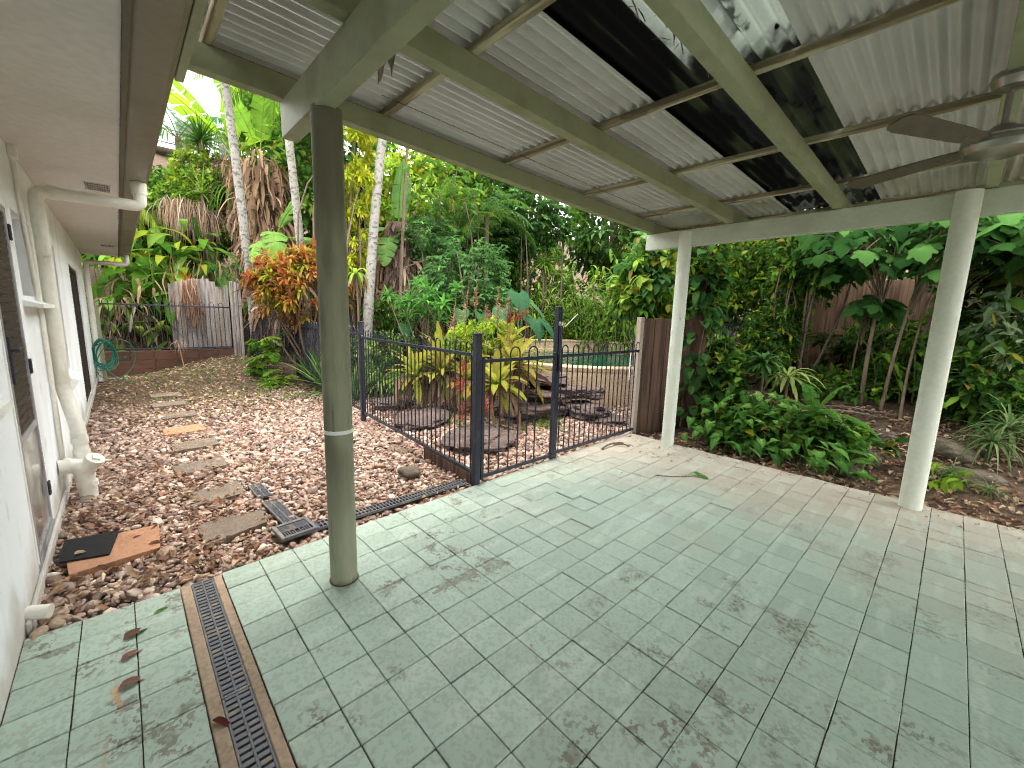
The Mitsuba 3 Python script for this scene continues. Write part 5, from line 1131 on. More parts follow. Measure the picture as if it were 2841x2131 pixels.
part(k, 'trunk', tube([[2.35, 14.4, GG(2.35, 14.4) - 0.1], [2.35, 14.4, 2.75]], 0.1, 8), 'bark', smooth=True)

# --- by the side fence
k = thing('croton_bush', 'large red, orange and yellow croton bush spilling over the side fence', 'croton'); rng = np.random.default_rng(53)
heads = 250; dd = rand_dirs(rng, heads, 0.35); rad = rng.uniform(0.55, 1.0, heads)[:, None] ** 0.5; P = A([3.1, 9.9, 2.1]) + dd * A([1.1, 0.85, 0.85]) * rad * (0.75 + 0.5 * meshkit.fbm(dd * 2 + 5, 2, 2)[:, None])
HOT = A([(0.42, 0.10, 0.06), (0.52, 0.23, 0.10), (0.52, 0.34, 0.10), (0.22, 0.05, 0.03), (0.34, 0.10, 0.05), (0.34, 0.42, 0.06), (0.14, 0.15, 0.05), (0.30, 0.17, 0.11)])
acc = Acc()
for q in range(heads):
    c0 = HOT[rng.choice(8, p=[.07, .10, .08, .12, .13, .2, .16, .14])]; m_ = 17; ld = norm(dd[q] * [1, 1, 0.6] * 0.6 + [0, 0, 0.35] + rand_dirs(rng, m_) * 0.85)
    col = c0 * (1 + rng.normal(0, 0.25, (m_, 1))).clip(0.4, 1.8); tipc = col * 0.5 + HOT[rng.integers(0, 8, m_)] * 0.5
    acc.add(*flat(*straps(P[q] + rng.normal(0, 0.02, (m_, 3)), ld, rng.uniform(0.15, 0.3, m_), rng.uniform(0.04, 0.06, m_), rng.uniform(0.3, 1.6, m_), col, tipc, n=4, prof='lance', fold=0.15)))
put(k, 'foliage', acc, stuff=True); stems_of(k, [3.1, 9.9, GG(3.1, 9.9)], P[:22], 0.03, rng=rng)
k = thing('fishtail_fern', 'bushy green fern growing through the side fence under the croton', 'fern'); rng = np.random.default_rng(54)
for q in range(34):
    acc = Acc(); a = rng.uniform(0, 6.28); b = (2.38 + rng.normal(0, 0.12), 10.9 + rng.normal(0, 0.3), 0.2 + rng.uniform(0, 0.75)); frond_mesh(rng, acc, b, [math.cos(a) - 0.5, math.sin(a) - 0.3, rng.uniform(0.2, 1.3)], rng.uniform(0.3, 0.5), 1.4, pick(rng, MID + LIGHT, 1)[0], 15, 0.16, 0.045, 1.0); put(k, 'frond', acc, stuff=True)
k = thing('fishtail_fern', 'pale fern fronds leaning low at the second fence post', 'fern')
for q in range(16):
    acc = Acc(); a = rng.uniform(0, 6.28); frond_mesh(rng, acc, (2.4 + rng.normal(0, 0.1), 10.0 + rng.normal(0, 0.25), 0.05), [math.cos(a) - 0.4, math.sin(a) - 0.3, rng.uniform(0.3, 1.3)], rng.uniform(0.3, 0.45), 1.8, pick(rng, LIGHT, 1)[0], 14, 0.16, 0.045, 1.0); put(k, 'frond', acc, stuff=True)
for q, (x, y) in enumerate(((2.2, 9.8), (2.25, 10.3), (2.1, 11.0))):
    rosette_plant('strap_lily', ['strappy lily at the foot of the fern on the gravel side', 'strappy lily nearest along the outside of the side fence', 'strappy lily farthest along the outside of the side fence'][q], 'lily', 55 + q, (x, y, GG(x, y)), 34, 0.27, 0.025, MID + LIGHT, g=1.8, n=5)
for q, (x, y, L) in enumerate(((3.0, 9.4, 0.85), (2.95, 8.5, 0.95), (3.15, 7.6, 0.8), (3.4, 9.0, 0.8))):
    rosette_plant('iris_clump', ['upright blue green iris behind the side fence next to the croton', 'striped iris behind the side fence left of the nearest post', 'iris clump behind the side fence nearest the patio', 'iris clump at the foot of the leaning palm'][q], 'iris', 60 + q, (x, y, GG(x, y) + 0.0), 40, L, 0.045, [(0.09, 0.2, 0.08), (0.15, 0.28, 0.1), (0.3, 0.38, 0.16)], g=0.5, up=1.1, n=5)
k = thing('golden_croton', 'tall golden yellow leafy column right behind the nearest olive post', 'shrub'); rng = np.random.default_rng(65); heads = 150
hz = rng.uniform(2.6, 6.4, heads); a = rng.uniform(0, 6.283, heads); rr = 0.52 * rng.uniform(0.4, 1, heads) ** 0.5 * (1.1 - 0.35 * np.abs(hz - 4.4) / 2); P = np.c_[3.98 + rr * np.cos(a), 9.7 + rr * np.sin(a), hz]; acc = Acc()
for q in range(heads):
    m_ = 30; od = norm(A([math.cos(a[q]), math.sin(a[q]), 0.5])); ld = norm(od * 0.5 + rand_dirs(rng, m_) * 0.8)
    acc.add(*flat(*straps(P[q] + od * 0.06 * rng.uniform(-1, 1, (m_, 1)), ld, rng.uniform(0.14, 0.25, m_), 0.05, rng.uniform(0.3, 1.7, m_), pick(rng, [(0.46, 0.48, 0.05), (0.55, 0.54, 0.08), (0.33, 0.39, 0.05), (0.38, 0.42, 0.04)], 1, 0.12) * (1 + rng.normal(0, 0.12, (m_, 1))), n=3, prof='lance')))
put(k, 'foliage', acc, stuff=True); stems_of(k, [3.98, 9.7, GG(3.98, 9.7)], P[:26], 0.035, rng=rng)
shrub('feathery_shrub', 'feathery green shrub between the nearest post and the leaning palm', 'shrub', 66, (4.1, 10.2, 2.3), (0.55, 0.5, 0.75), 260, 22, 0.085, 0.02, GLOSS + MID)
shrub('leafy_shrub', 'low dark shrub at the foot of the shaggy banana stem', 'shrub', 67, (4.7, 9.3, 1.5), (0.6, 0.5, 0.6), 220, 14, 0.10, 0.04, DARK + MID)
k = rosette_plant('dracaena', 'small drooping dracaena on a thin pale stem just right of the nearest post', 'dracaena', 68, (3.22, 7.6, 2.32), 16, 0.4, 0.055, LIGHT + MID, stem=0.018, dead=14, g=3.0, n=6, prof='lance')

# --- middle of the garden
def compound_bush(name, label, cat_, seed, c, r, twigs, pairs, L, W, pal, nst=10, extra=(), g=0.9):
    rng = np.random.default_rng(seed); key = thing(name, label, cat_); acc = Acc(); allP = []
    for (c_, r_, tw_) in [(c, r, twigs)] + list(extra):
        c_, r_ = A(c_, float), A(r_, float); d = rand_dirs(rng, tw_); rad = 0.45 + 0.5 * rng.uniform(size=(tw_, 1)) ** 0.6; off = meshkit.fbm(d * 1.6 + c_, 2, 3)[:, None]
        P = c_ + d * r_ * rad * (0.7 + 0.6 * off); od = norm(d * [1, 1, 0.5] + rand_dirs(rng, tw_) * 0.5); allP.append(P); cc = pick(rng, pal, tw_, 0.2); tl = L * pairs * 0.42
        for e in range(pairs):
            t = (e + 0.6) / pairs
            pos = P + od * tl * t + [0, 0, -0.25 * tl * t * t]
            for sg in (-1, 1):
                s = norm(np.cross(od, [0, 0, 1.0])); ld = norm(s * sg + od * 0.7 + [0, 0, 0.15] + rng.normal(0, 0.15, P.shape))
                acc.add(*flat(*straps(pos, ld, L * rng.uniform(0.75, 1.15, tw_), W * rng.uniform(0.85, 1.1, tw_), g * rng.uniform(0.4, 1.6, tw_), cc * (1 + rng.normal(0, 0.12, (tw_, 1))), n=2, prof='ovate', fold=0.1, roll=rng.normal(0, 0.25, tw_))))
    put(key, 'foliage', acc, stuff=True); allP = np.vstack(allP)
    stems_of(key, [c[0], c[1], GG(c[0], c[1]) - 0.1], allP[rng.choice(len(allP), nst)], 0.035, rng=rng); return key
compound_bush('glossy_shrub', 'wide blue green glossy leaved shrub in the centre behind the bromeliads', 'shrub', 70, (5.75, 7.6, 2.55), (0.95, 0.8, 0.75), 420, 4, 0.135, 0.062, GLOSS, extra=[((5.1, 8.0, 1.9), (0.6, 0.6, 0.6), 170), ((5.9, 7.0, 1.75), (0.7, 0.5, 0.55), 190)])
compound_bush('glossy_shrub', 'dark glossy leaved tree crown under the roof edge right of centre', 'tree', 71, (10.0, 9.95, 4.95), (1.35, 1.15, 1.1), 520, 4, 0.19, 0.095, GLOSS + DARK, extra=[((8.95, 10.4, 4.0), (0.8, 0.7, 0.6), 170)])
compound_bush('glossy_shrub', 'glossy shrub between the banana clump and the feathery tree', 'shrub', 72, (6.0, 9.6, 3.6), (0.7, 0.6, 0.5), 220, 4, 0.14, 0.065, GLOSS)
k = thing('feathery_tree', 'light feathery leaved tree behind the central shrub, under the roof edge', 'tree'); rng = np.random.default_rng(73); acc = Acc(); P = A([6.9, 9.7, 4.5]) + rand_dirs(rng, 150) * A([1.3, 0.9, 1.5]) * rng.uniform(0.3, 1, (150, 1))
for q in range(150):
    a = rng.uniform(0, 6.28); frond_mesh(rng, acc, P[q], [math.cos(a), math.sin(a), 0.3], rng.uniform(0.4, 0.7), 1.2, pick(rng, [(0.09, 0.2, 0.06), (0.14, 0.27, 0.07), (0.07, 0.17, 0.06)], 1)[0], 20, 0.13, 0.022, 0.5)
put(k, 'foliage', acc, stuff=True); stems_of(k, [6.9, 9.9, GG(6.9, 9.9)], P[:16], 0.05, rng=rng)
k = thing('palm_clump', 'dark fan of palm fronds under the roof edge, centre', 'palm'); rng = np.random.default_rng(74)
for q in range(15):
    acc = Acc(); a = q * 2.4; frond_mesh(rng, acc, (7.9, 9.6, 4.4), [math.cos(a), math.sin(a), rng.uniform(0.2, 1.3)], rng.uniform(1.3, 1.9), 1.8, pick(rng, DARK + MID + [(0.11, 0.24, 0.12)], 1)[0], 30, 0.42, 0.03, 1.4); put(k, 'frond', acc, stuff=True)
part(k, 'trunk', tube([[7.9, 9.6, GG(7.9, 9.6)], [7.9, 9.6, 4.4]], 0.07, 8), 'bark', smooth=True)
k = thing('star_leaf_shrub', 'shrub with star shaped rosettes of long leaves in front of the glossy shrub', 'shrub'); rng = np.random.default_rng(75); acc = Acc(); tips = []
for q in range(22):
    p = A([4.55, 7.2, 1.75]) + rng.normal(0, 1, 3) * [0.38, 0.25, 0.28]; tips.append(p); acc.add(*flat(*rosette(rng, p, 17, 0.24, 0.055, [(0.09, 0.25, 0.07), (0.13, 0.33, 0.09), (0.07, 0.2, 0.06)], g=0.9, n=4, prof='lance')))
put(k, 'foliage', acc, stuff=True); stems_of(k, [4.6, 7.3, GG(4.6, 7.3)], tips, 0.02, rng=rng)
rosette_plant('dracaena', 'pale green spiky dracaena head in the centre, left of the ginger', 'dracaena', 76, (10.15, 9.4, 3.3), 80, 0.72, 0.065, LIGHT + MID, stem=0.03, g=1.2, n=5, prof='tape')
rosette_plant('dracaena', 'dark spiky dracaena head higher up, right of the pale one', 'dracaena', 77, (10.85, 9.25, 4.3), 80, 0.85, 0.07, DARK + MID, stem=0.03, g=1.4, n=5, prof='tape')
rosette_plant('dracaena', 'large dark dracaena head close under the roof edge', 'dracaena', 78, (10.8, 9.9, 4.9), 80, 0.85, 0.075, DARK, stem=0.04, g=1.0, n=5, prof='tape')
def big_leaves(name, label, cat_, seed, items, tmpl, pal, stem=True):
    rng = np.random.default_rng(seed); key = thing(name, label, cat_)
    for (x, y, z, az, el, size) in items:
        a, e = math.radians(az), math.radians(el); al = A([math.cos(a) * math.cos(e), math.sin(a) * math.cos(e), math.sin(e)]); nr = A([-math.cos(a) * math.sin(e), -math.sin(a) * math.sin(e), math.cos(e)])
        V_, F_, C_ = scatter(*tmpl, [[x, y, z]], al[None], nr[None], size, pick(rng, pal, 1, 0.1)); part(key, 'leaf', (V_[0], F_), 'leaf', smooth=True, color=C_[0].clip(0.003, 0.9))
        if stem: part(key, 'leaf_stalk', tube(bez([x * 0.7 + 0.3 * items[0][0], y * 0.7 + 0.3 * items[0][1], GG(x, y) - 0.05], [x - 0.1 * al[0], y, z * 0.6 + 0.2], [x, y, z], 7), 0.012, 6), 'hose_green' if False else 'stalk', smooth=True)
    return key
scene['stalk'] = principled((0.13, 0.23, 0.06), 0.5)
big_leaves('giant_taro', 'giant taro with huge grey green leaves behind the right bromeliad', 'taro', 79, [(5.6, 5.8, 2.05, 250, -45, 0.58), (5.95, 5.75, 1.9, 300, -40, 0.52), (5.35, 6.0, 1.75, 215, -45, 0.52), (6.0, 5.4, 1.5, 290, -50, 0.45), (5.8, 5.5, 1.55, 255, -55, 0.45), (6.0, 6.1, 1.7, 330, -40, 0.42)], HEART, [(0.06, 0.16, 0.08), (0.10, 0.22, 0.11)])
big_leaves('giant_taro', 'smaller taro leaves behind the pink plumes', 'taro', 80, [(4.95, 6.75, 1.7, 230, -45, 0.42), (5.35, 6.6, 1.65, 270, -50, 0.4), (4.2, 7.6, 1.4, 240, -40, 0.4), (5.75, 6.5, 1.6, 255, -40, 0.42), (5.0, 6.3, 1.3, 255, -50, 0.36)], HEART, [(0.07, 0.18, 0.07), (0.09, 0.22, 0.09)])
BROM = [(0.35, 0.43, 0.05), (0.42, 0.46, 0.06), (0.27, 0.37, 0.05), (0.36, 0.32, 0.07)]
def brom(label, seed, p, m, L, W=0.105, pal=BROM, **k): return rosette_plant('bromeliad', label, 'bromeliad', seed, p, m, L, W, pal, parts=True, dead=22, g=k.pop('g', 1.1), up=k.pop('up', 0.85), n=7, tip=(0.32, 0.27, 0.08), **k)
brom('largest olive yellow bromeliad, behind the tall latch post', 81, (4.72, 4.95, 0.78), 34, 0.72, 0.125, [(0.36, 0.35, 0.07), (0.42, 0.40, 0.08), (0.29, 0.22, 0.08), (0.33, 0.37, 0.07)])
brom('yellow green bromeliad low behind the gate with a drooping skirt', 82, (3.98, 4.55, 0.60), 30, 0.6, 0.11)
brom('bright yellow green bromeliad clump leftmost behind the side fence', 83, (3.62, 6.25, 0.55), 32, 0.62)
brom('bright yellow green bromeliad just right of the leftmost one', 84, (3.95, 5.95, 0.62), 32, 0.62)
brom('yellow green bromeliad behind the two bright ones', 85, (4.2, 6.35, 0.85), 26, 0.58)
brom('bromeliad between the corner post and the bright clump', 86, (4.15, 5.5, 0.50), 26, 0.52)
brom('upright yellow bromeliad behind the big olive one', 87, (5.1, 5.5, 1.05), 26, 0.6, up=1.3)
shrub('yellow_shrub', 'small yellow green leafy shrub behind the bromeliads', 'shrub', 88, (4.75, 5.85, 1.2), (0.75, 0.5, 0.38), 200, 12, 0.10, 0.05, YEL + LIGHT, r0=0.012)
def plume_plant(label, seed, spikes, pal):
    rng = np.random.default_rng(seed); key = thing('plume_flower', label, 'flower spike')
    for (x, y, z0, h, lean) in spikes:
        acc = Acc(); m_ = 120; t = rng.uniform(0, 1, m_); a = rng.uniform(0, 6.283, m_); p = np.c_[x + lean * t, y + 0 * t, z0 + h * t]
        d = np.c_[np.cos(a), np.sin(a), rng.uniform(0.2, 1.2, m_)]
        acc_straps(acc, p, d, (0.16 * (1.15 - t)) * rng.uniform(0.3, 1.15, m_), 0.014, 0.3, pick(rng, pal, m_), n=2, prof='ovate'); put(key, 'spike', acc, 'leaf_dry', stuff=True)
        part(key, 'stalk', tube([[x, y, GG(x, y) + 0.3], [x + lean, y, z0 + h]], 0.006, 6), 'bark', smooth=True)
PINK = [(0.45, 0.25, 0.18), (0.36, 0.19, 0.14), (0.5, 0.31, 0.23), (0.32, 0.14, 0.11), (0.38, 0.3, 0.16)]
plume_plant('tall salmon pink flower plumes behind the gate, left group', 89, [(4.12, 5.6, 1.5, 0.55, 0.12), (4.0, 5.7, 1.35, 0.42, 0.05), (4.3, 5.5, 1.75, 0.35, 0.04)], PINK)
plume_plant('pink flower plumes right of the left group, over the yellow shrub', 90, [(4.55, 5.2, 1.55, 0.55, 0.0), (4.68, 5.15, 1.6, 0.35, 0.06), (4.45, 5.3, 1.5, 0.3, -0.08)], PINK)
plume_plant('dark red flower plume leaning right above the big olive bromeliad', 91, [(4.75, 5.05, 1.5, 0.3, 0.14), (4.85, 5.0, 1.55, 0.25, 0.22), (4.7, 5.1, 1.5, 0.28, 0.05)], [(0.30, 0.04, 0.04), (0.38, 0.07, 0.06), (0.24, 0.05, 0.05)])
plume_plant('red flower spikes low beside the corner post', 92, [(3.35, 4.55, 0.55, 0.3, 0.05), (3.25, 4.4, 0.2, 0.3, 0.05), (3.5, 4.2, 0.3, 0.3, -0.03), (3.7, 5.0, 0.75, 0.25, 0.03), (3.55, 4.9, 0.5, 0.25, -0.05)], [(0.42, 0.08, 0.06), (0.5, 0.13, 0.09), (0.36, 0.1, 0.06)])
for q, (x, y) in enumerate(((3.3, 7.9), (3.65, 7.6), (3.95, 7.3), (3.6, 8.3), (4.25, 7.0), (4.3, 7.9))):
    rosette_plant('spider_plant', ['green and white strappy plant nearest the second fence post', 'strappy plant between the two left boulders and the bank', 'strappy plant right behind the bright bromeliads', 'strappy plant at the foot of the leaning palm trunk', 'strappy plant in front of the star leaved shrub', 'strappy plant in shade below the shaggy banana stem'][q], 'strappy plant', 100 + q, (x, y, GG(x, y) + 0.28), 52, 0.55, 0.035, [(0.12, 0.26, 0.06), (0.2, 0.34, 0.1), (0.36, 0.45, 0.22), (0.08, 0.19, 0.05)], g=2.0, n=6)
shrub('ground_cover', 'mixed low green ground cover along the foot of the bank', 'ground cover', 106, (4.4, 8.3, 0.75), (1.6, 0.5, 0.4), 260, 14, 0.11, 0.05, MID + LIGHT + DARK, r0=0.01)
shrub('ground_cover', 'low leafy ground cover in front of the left of the bank', 'ground cover', 107, (3.35, 8.4, 0.35), (0.45, 0.6, 0.3), 120, 14, 0.12, 0.04, MID + LIGHT, r0=0.01)

# --- ginger and vines right of centre
def cane_clump(name, label, cat_, seed, c, rx, ry, n_, h, leafL, leafW, pal, per=13, lean=0.35):
    rng = np.random.default_rng(seed); key = thing(name, label, cat_); acc, st = Acc(), Acc()
    for q in range(n_):
        x, y = c[0] + rng.uniform(-rx, rx), c[1] + rng.uniform(-ry, ry); z0 = GG(x, y) - 0.05; hh = h * rng.uniform(0.6, 1.1); a = rng.uniform(0, 6.283); ln = lean * hh * rng.uniform(0.2, 1)
        pts = bez([x, y, z0], [x + 0.1 * ln * math.cos(a), y + 0.1 * ln * math.sin(a), z0 + hh * 0.6], [x + ln * math.cos(a), y + ln * math.sin(a), z0 + hh], 10); st.mesh(tube(pts, np.linspace(0.011, 0.005, 10), 5), pick(rng, [(0.16, 0.24, 0.07), (0.3, 0.27, 0.13)], 1)[0])
        t = np.linspace(0.32, 1, per); i = np.minimum((t * 9).astype(int), 8); P = pts[i] * (1 - (t * 9 - i))[:, None] + pts[i + 1] * (t * 9 - i)[:, None]; b = a + 1.57 + np.arange(per) * math.pi
        d = np.c_[np.cos(b), np.sin(b), np.full(per, 0.35)] + rng.normal(0, 0.25, (per, 3)); col = pick(rng, pal, 1, 0.15) * (1 + rng.normal(0, 0.14, (per, 1)))
        acc.add(*flat(*straps(P, d, leafL * rng.uniform(0.7, 1.2, per), leafW * rng.uniform(0.8, 1.15, per), rng.uniform(0.8, 2.0, per), col, n=4, prof='lance', fold=0.12)))
    put(key, 'foliage', acc, stuff=True); put(key, 'canes', st, 'vcol', stuff=True); return key
cane_clump('ginger_clump', 'light green ginger thicket behind the far side of the pool', 'ginger', 110, (11.3, 7.2), 1.1, 1.0, 100, 3.0, 0.36, 0.075, LIGHT + MID)
cane_clump('ginger_clump', 'pale ginger canes leaning over the pool left of the thicket', 'ginger', 111, (10.4, 9.1), 0.5, 0.5, 40, 2.6, 0.36, 0.07, LIGHT)
cane_clump('ginger_clump', 'ginger canes with darker leaves close behind the brown timber screen', 'ginger', 112, (11.1, 5.0), 0.6, 0.6, 50, 2.9, 0.3, 0.075, MID + LIGHT)
shrub('leafy_vine', 'mass of broad light green vine leaves left of the middle post', 'vine', 113, (7.25, 4.05, 2.25), (0.55, 0.5, 0.95), 150, 8, 0.24, 0.13, LIGHT + MID + GLOSS, n=4, g=1.6, r0=0.02)
shrub('leafy_shrub', 'low broad leaved shrub behind the pool and timber screen', 'shrub', 114, (7.8, 3.45, 1.1), (0.8, 0.5, 0.45), 110, 10, 0.18, 0.08, MID + LIGHT, n=3)
k = thing('vine_tree', 'reddish tree trunk wrapped in dark broad leaved vine right of the middle post', 'tree'); rng = np.random.default_rng(115)
part(k, 'trunk', tube(bez([6.35, 2.65, GG(6.35, 2.65) - 0.1], [6.42, 2.72, 1.5], [6.5, 2.8, 5.2], 12), np.linspace(0.15, 0.10, 12), 14), 'red_bark', smooth=True)
m_ = 295; tz = rng.uniform(0.15, 3.2, m_); a = rng.uniform(0, 6.283, m_); rr = rng.uniform(0.15, 0.42, m_) * (1.15 - 0.18 * tz)
V_, F_, C_ = straps(np.c_[6.4 + rr * np.cos(a), 2.7 + rr * np.sin(a), tz], np.c_[np.cos(a), np.sin(a), rng.uniform(-0.6, 0.5, m_)], rng.uniform(0.14, 0.26, m_), rng.uniform(0.10, 0.15, m_), rng.uniform(0.8, 2.2, m_), pick(rng, [(0.035, 0.10, 0.04), (0.06, 0.16, 0.06), (0.03, 0.075, 0.03), (0.09, 0.2, 0.08)], m_), n=4, prof='ovate', roll=rng.normal(0, 0.3, m_)); parts_of(k, 'vine_leaf', (V_, F_, C_))
acc = Acc(); P_ = bush(np.random.default_rng(116), acc, (7.3, 2.0, 5.3), (2.0, 2.2, 0.8), 300, 11, 0.2, 0.09, DARK + MID, n=2); put(k, 'crown', acc, stuff=True); stems_of(k, [6.5, 2.8, 4.2], P_[:12], 0.05, rng=rng, name='limb')  # unseen canopy added overhead to shade the right bed
shrub('leafy_shrub', 'pale shrub right of the middle post, in front of the far fence', 'shrub', 116, (9.4, 3.5, 2.6), (0.95, 0.6, 1.1), 420, 11, 0.17, 0.075, LIGHT + MID + YEL[:1], n=3)
shrub('leafy_shrub', 'yellowish shrub high behind the vine tree', 'shrub', 117, (8.3, 3.6, 3.1), (0.35, 0.4, 0.4), 70, 11, 0.16, 0.07, YEL + LIGHT, n=3)
shrub('leafy_shrub', 'dense fine leaved shrub left of the brown paling fence', 'shrub', 118, (9.2, 2.3, 2.55), (0.8, 0.75, 1.0), 420, 12, 0.13, 0.055, MID + DARK + LIGHT[:1], n=2)
shrub('leafy_shrub', 'dark shrub at the foot of the black bar fence', 'shrub', 119, (8.3, 2.2, 1.35), (0.7, 0.5, 0.65), 240, 12, 0.15, 0.06, DARK + MID, n=2)
rosette_plant('dracaena', 'dark narrow leaved dracaena in the vines right of the middle post', 'dracaena', 120, (6.75, 1.85, 1.05), 60, 0.36, 0.06, DARK + GLOSS, stem=0.02, g=1.6, n=5, prof='lance')
rosette_plant('variegated_lily', 'cream striped strappy lily among the vines', 'lily', 121, (7.1, 1.62, 0.85), 26, 0.5, 0.05, [(0.34, 0.42, 0.18), (0.48, 0.52, 0.30), (0.2, 0.3, 0.1)], stem=0.02, g=1.8, n=6, parts=True)
# saplings with lobed leaves
def lobed_tree(label, seed, base, top, crown, n_, size, pal, r0=0.03, name='sapling', lean=0.1):
    rng = np.random.default_rng(seed); key = thing(name, label, 'sapling'); b = A([base[0], base[1], GG(*base) - 0.1]); t = A(top, float)
    part(key, 'trunk', tube(bez(b, (b + t) / 2 + [lean, lean, 0.1], t, 12), np.linspace(r0, r0 * 0.5, 12), 9), 'bark', smooth=True)
    c, r = A(crown[0]), A(crown[1]); d = rand_dirs(rng, n_); P = c + d * r * rng.uniform(0.35, 1, (n_, 1)); a = np.arctan2(d[:, 1], d[:, 0]) + rng.normal(0, 0.6, n_)
    al = np.c_[np.cos(a), np.sin(a), rng.uniform(-0.9, -0.1, n_)]; nr = np.c_[np.cos(a) * 0.5, np.sin(a) * 0.5, np.ones(n_)] + rng.normal(0, 0.25, (n_, 3))
    parts_of(key, 'leaf', scatter(*LOBED, P, al, nr, size * rng.uniform(0.6, 1.15, n_), pick(rng, pal, n_, 0.15)))
    st = [tube(bez(t * 0.6 + b * 0.4 if q % 3 == 0 else t, (t + P[q]) / 2 + [0, 0, 0.12], P[q], 6), np.linspace(0.008, 0.003, 6), 5) for q in range(0, n_, 2)]; part(key, 'branches', cat(st), 'bark', smooth=True, stuff=True)
LOB = [(0.045, 0.125, 0.045), (0.07, 0.175, 0.06), (0.03, 0.085, 0.032), (0.10, 0.225, 0.08)]
lobed_tree('leftmost slim sapling in front of the brown paling fence, with broad lobed leaves', 122, (7.75, 0.82), (7.9, 0.75, 2.9), ((7.75, 1.15, 2.75), (0.95, 0.8, 0.5)), 150, 0.2, LOB)
lobed_tree('middle sapling with a slanting stem and lobed leaves', 123, (7.55, 0.58), (7.9, 0.35, 2.8), ((7.6, 0.2, 2.75), (0.65, 0.6, 0.5)), 100, 0.23, LOB, 0.024)
lobed_tree('rightmost sapling leaning behind the right post', 124, (7.3, 0.36), (8.4, 0.3, 2.3), ((7.9, -0.45, 2.8), (0.65, 0.55, 0.5)), 90, 0.28, LOB, 0.02)
lobed_tree('small sapling with a dark cluster of lobed leaves low against the fence', 125, (8.1, 1.0), (8.15, 0.95, 1.95), ((8.1, 0.95, 1.95), (0.45, 0.4, 0.18)), 24, 0.28, LOB[:3], 0.016)
cane_clump('lush_plant', 'lush dark lance leaved plant left of the right post under the saplings', 'plant', 126, (8.6, 0.35), 0.4, 0.45, 36, 1.0, 0.3, 0.07, MID + DARK, per=11, lean=0.5)
shrub('ground_cover', 'dark leafy ground cover in front of the brown paling fence', 'ground cover', 127, (8.4, 1.3, 0.72), (1.1, 0.9, 0.16), 160, 10, 0.15, 0.08, MID + DARK, r0=0.008)
# arrowhead vine bed
k = thing('arrowhead_vine', 'bed of glossy arrowhead vine leaves between the middle and right posts', 'arrowhead vine'); rng = np.random.default_rng(130); m_ = 285
u = rng.uniform(size=m_); yy = 2.42 - 1.95 * u; xx = 5.34 + rng.uniform(0, 1, m_) ** 0.8 * (1.25 - 0.35 * u) + 0.05; hz_ = (0.12 + 0.42 * np.clip((xx - 5.3) / 0.7, 0, 1)) * rng.uniform(0.45, 1.1, m_) * (1 - 0.35 * u); zz = G(xx, yy) + hz_
a = math.pi + 0.55 + rng.normal(0, 0.9, m_); al = np.c_[np.cos(a), np.sin(a), rng.uniform(-0.9, 0.15, m_)]; nr = np.c_[np.cos(a) * 0.45, np.sin(a) * 0.45, np.ones(m_)] + rng.normal(0, 0.3, (m_, 3))
parts_of(k, 'leaf', scatter(*ARROW, np.c_[xx, yy, zz], al, nr, rng.uniform(0.11, 0.195, m_), pick(rng, [(0.08, 0.21, 0.06), (0.12, 0.28, 0.09), (0.055, 0.15, 0.05), (0.17, 0.36, 0.11), (0.23, 0.43, 0.15)], m_, 0.15)))
part(k, 'leaf_stalks', cat([tube(bez([xx[q] + 0.1, yy[q] + 0.05, float(G(xx[q], yy[q])) - 0.03], [xx[q] + 0.05, yy[q], zz[q]], [xx[q], yy[q], zz[q]], 5), 0.0035, 4) for q in range(0, m_)]), 'stalk', smooth=True, stuff=True)
acc = Acc(); bush(np.random.default_rng(131), acc, (6.3, 1.5, 0.25), (0.7, 1.1, 0.25), 260, 8, 0.15, 0.09, DARK + MID, n=3); put(k, 'under_leaves', acc, stuff=True)
k = thing('birds_nest_fern', 'wavy edged fern frond arching over the vines toward the right post', 'fern'); acc = Acc(); rng = np.random.default_rng(132)
for q, (d, L) in enumerate((([-0.15, -0.8, 0.35], 0.75), ([-0.5, -0.4, 0.5], 0.6), ([0.1, -0.3, 0.9], 0.6), ([-0.4, 0.5, 0.7], 0.55), ([-0.3, 0.1, 1.0], 0.55))):
    acc = Acc(); paddle(rng, acc, (6.3, 1.1, 0.5), d, L, 0.17, 1.6, (0.09, 0.24, 0.07), lobes=9, tear=0.12, petiole=0.08, sag=0.35, rows=2); put(k, 'frond', acc)
# far right
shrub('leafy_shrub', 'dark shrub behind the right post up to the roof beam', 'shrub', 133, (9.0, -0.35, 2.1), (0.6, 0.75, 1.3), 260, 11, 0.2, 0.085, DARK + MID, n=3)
lobed_tree('broad lobed leaves right of the right post just under the beam', 134, (8.2, -0.55), (8.1, -0.5, 2.9), ((7.6, -0.45, 2.75), (0.5, 0.4, 0.3)), 34, 0.34, LOB, 0.02)
lobed_tree('drooping yellowish lobed leaves at the right edge of the picture', 135, (8.6, -0.9), (8.4, -0.7, 2.2), ((8.0, -0.5, 2.2), (0.35, 0.3, 0.3)), 16, 0.3, [(0.2, 0.2, 0.03), (0.12, 0.16, 0.04), (0.06, 0.12, 0.03)], 0.015)
shrub('silver_shrub', 'shrub with silvery leaves at the right edge of the picture', 'shrub', 136, (7.7, -0.42, 1.6), (0.4, 0.35, 0.5), 46, 7, 0.22, 0.07, [(0.16, 0.24, 0.17), (0.10, 0.17, 0.12), (0.24, 0.30, 0.24)], n=3)
k = thing('red_trunk_tree', 'dark reddish tree trunk at the right edge of the picture', 'tree')
part(k, 'trunk', tube([[9.0, -0.62, GG(9.0, -0.62) - 0.1], [9.05, -0.6, 1.8], [9.15, -0.55, 6.0]], [0.22, 0.18, 0.15], 14), 'red_bark', smooth=True)
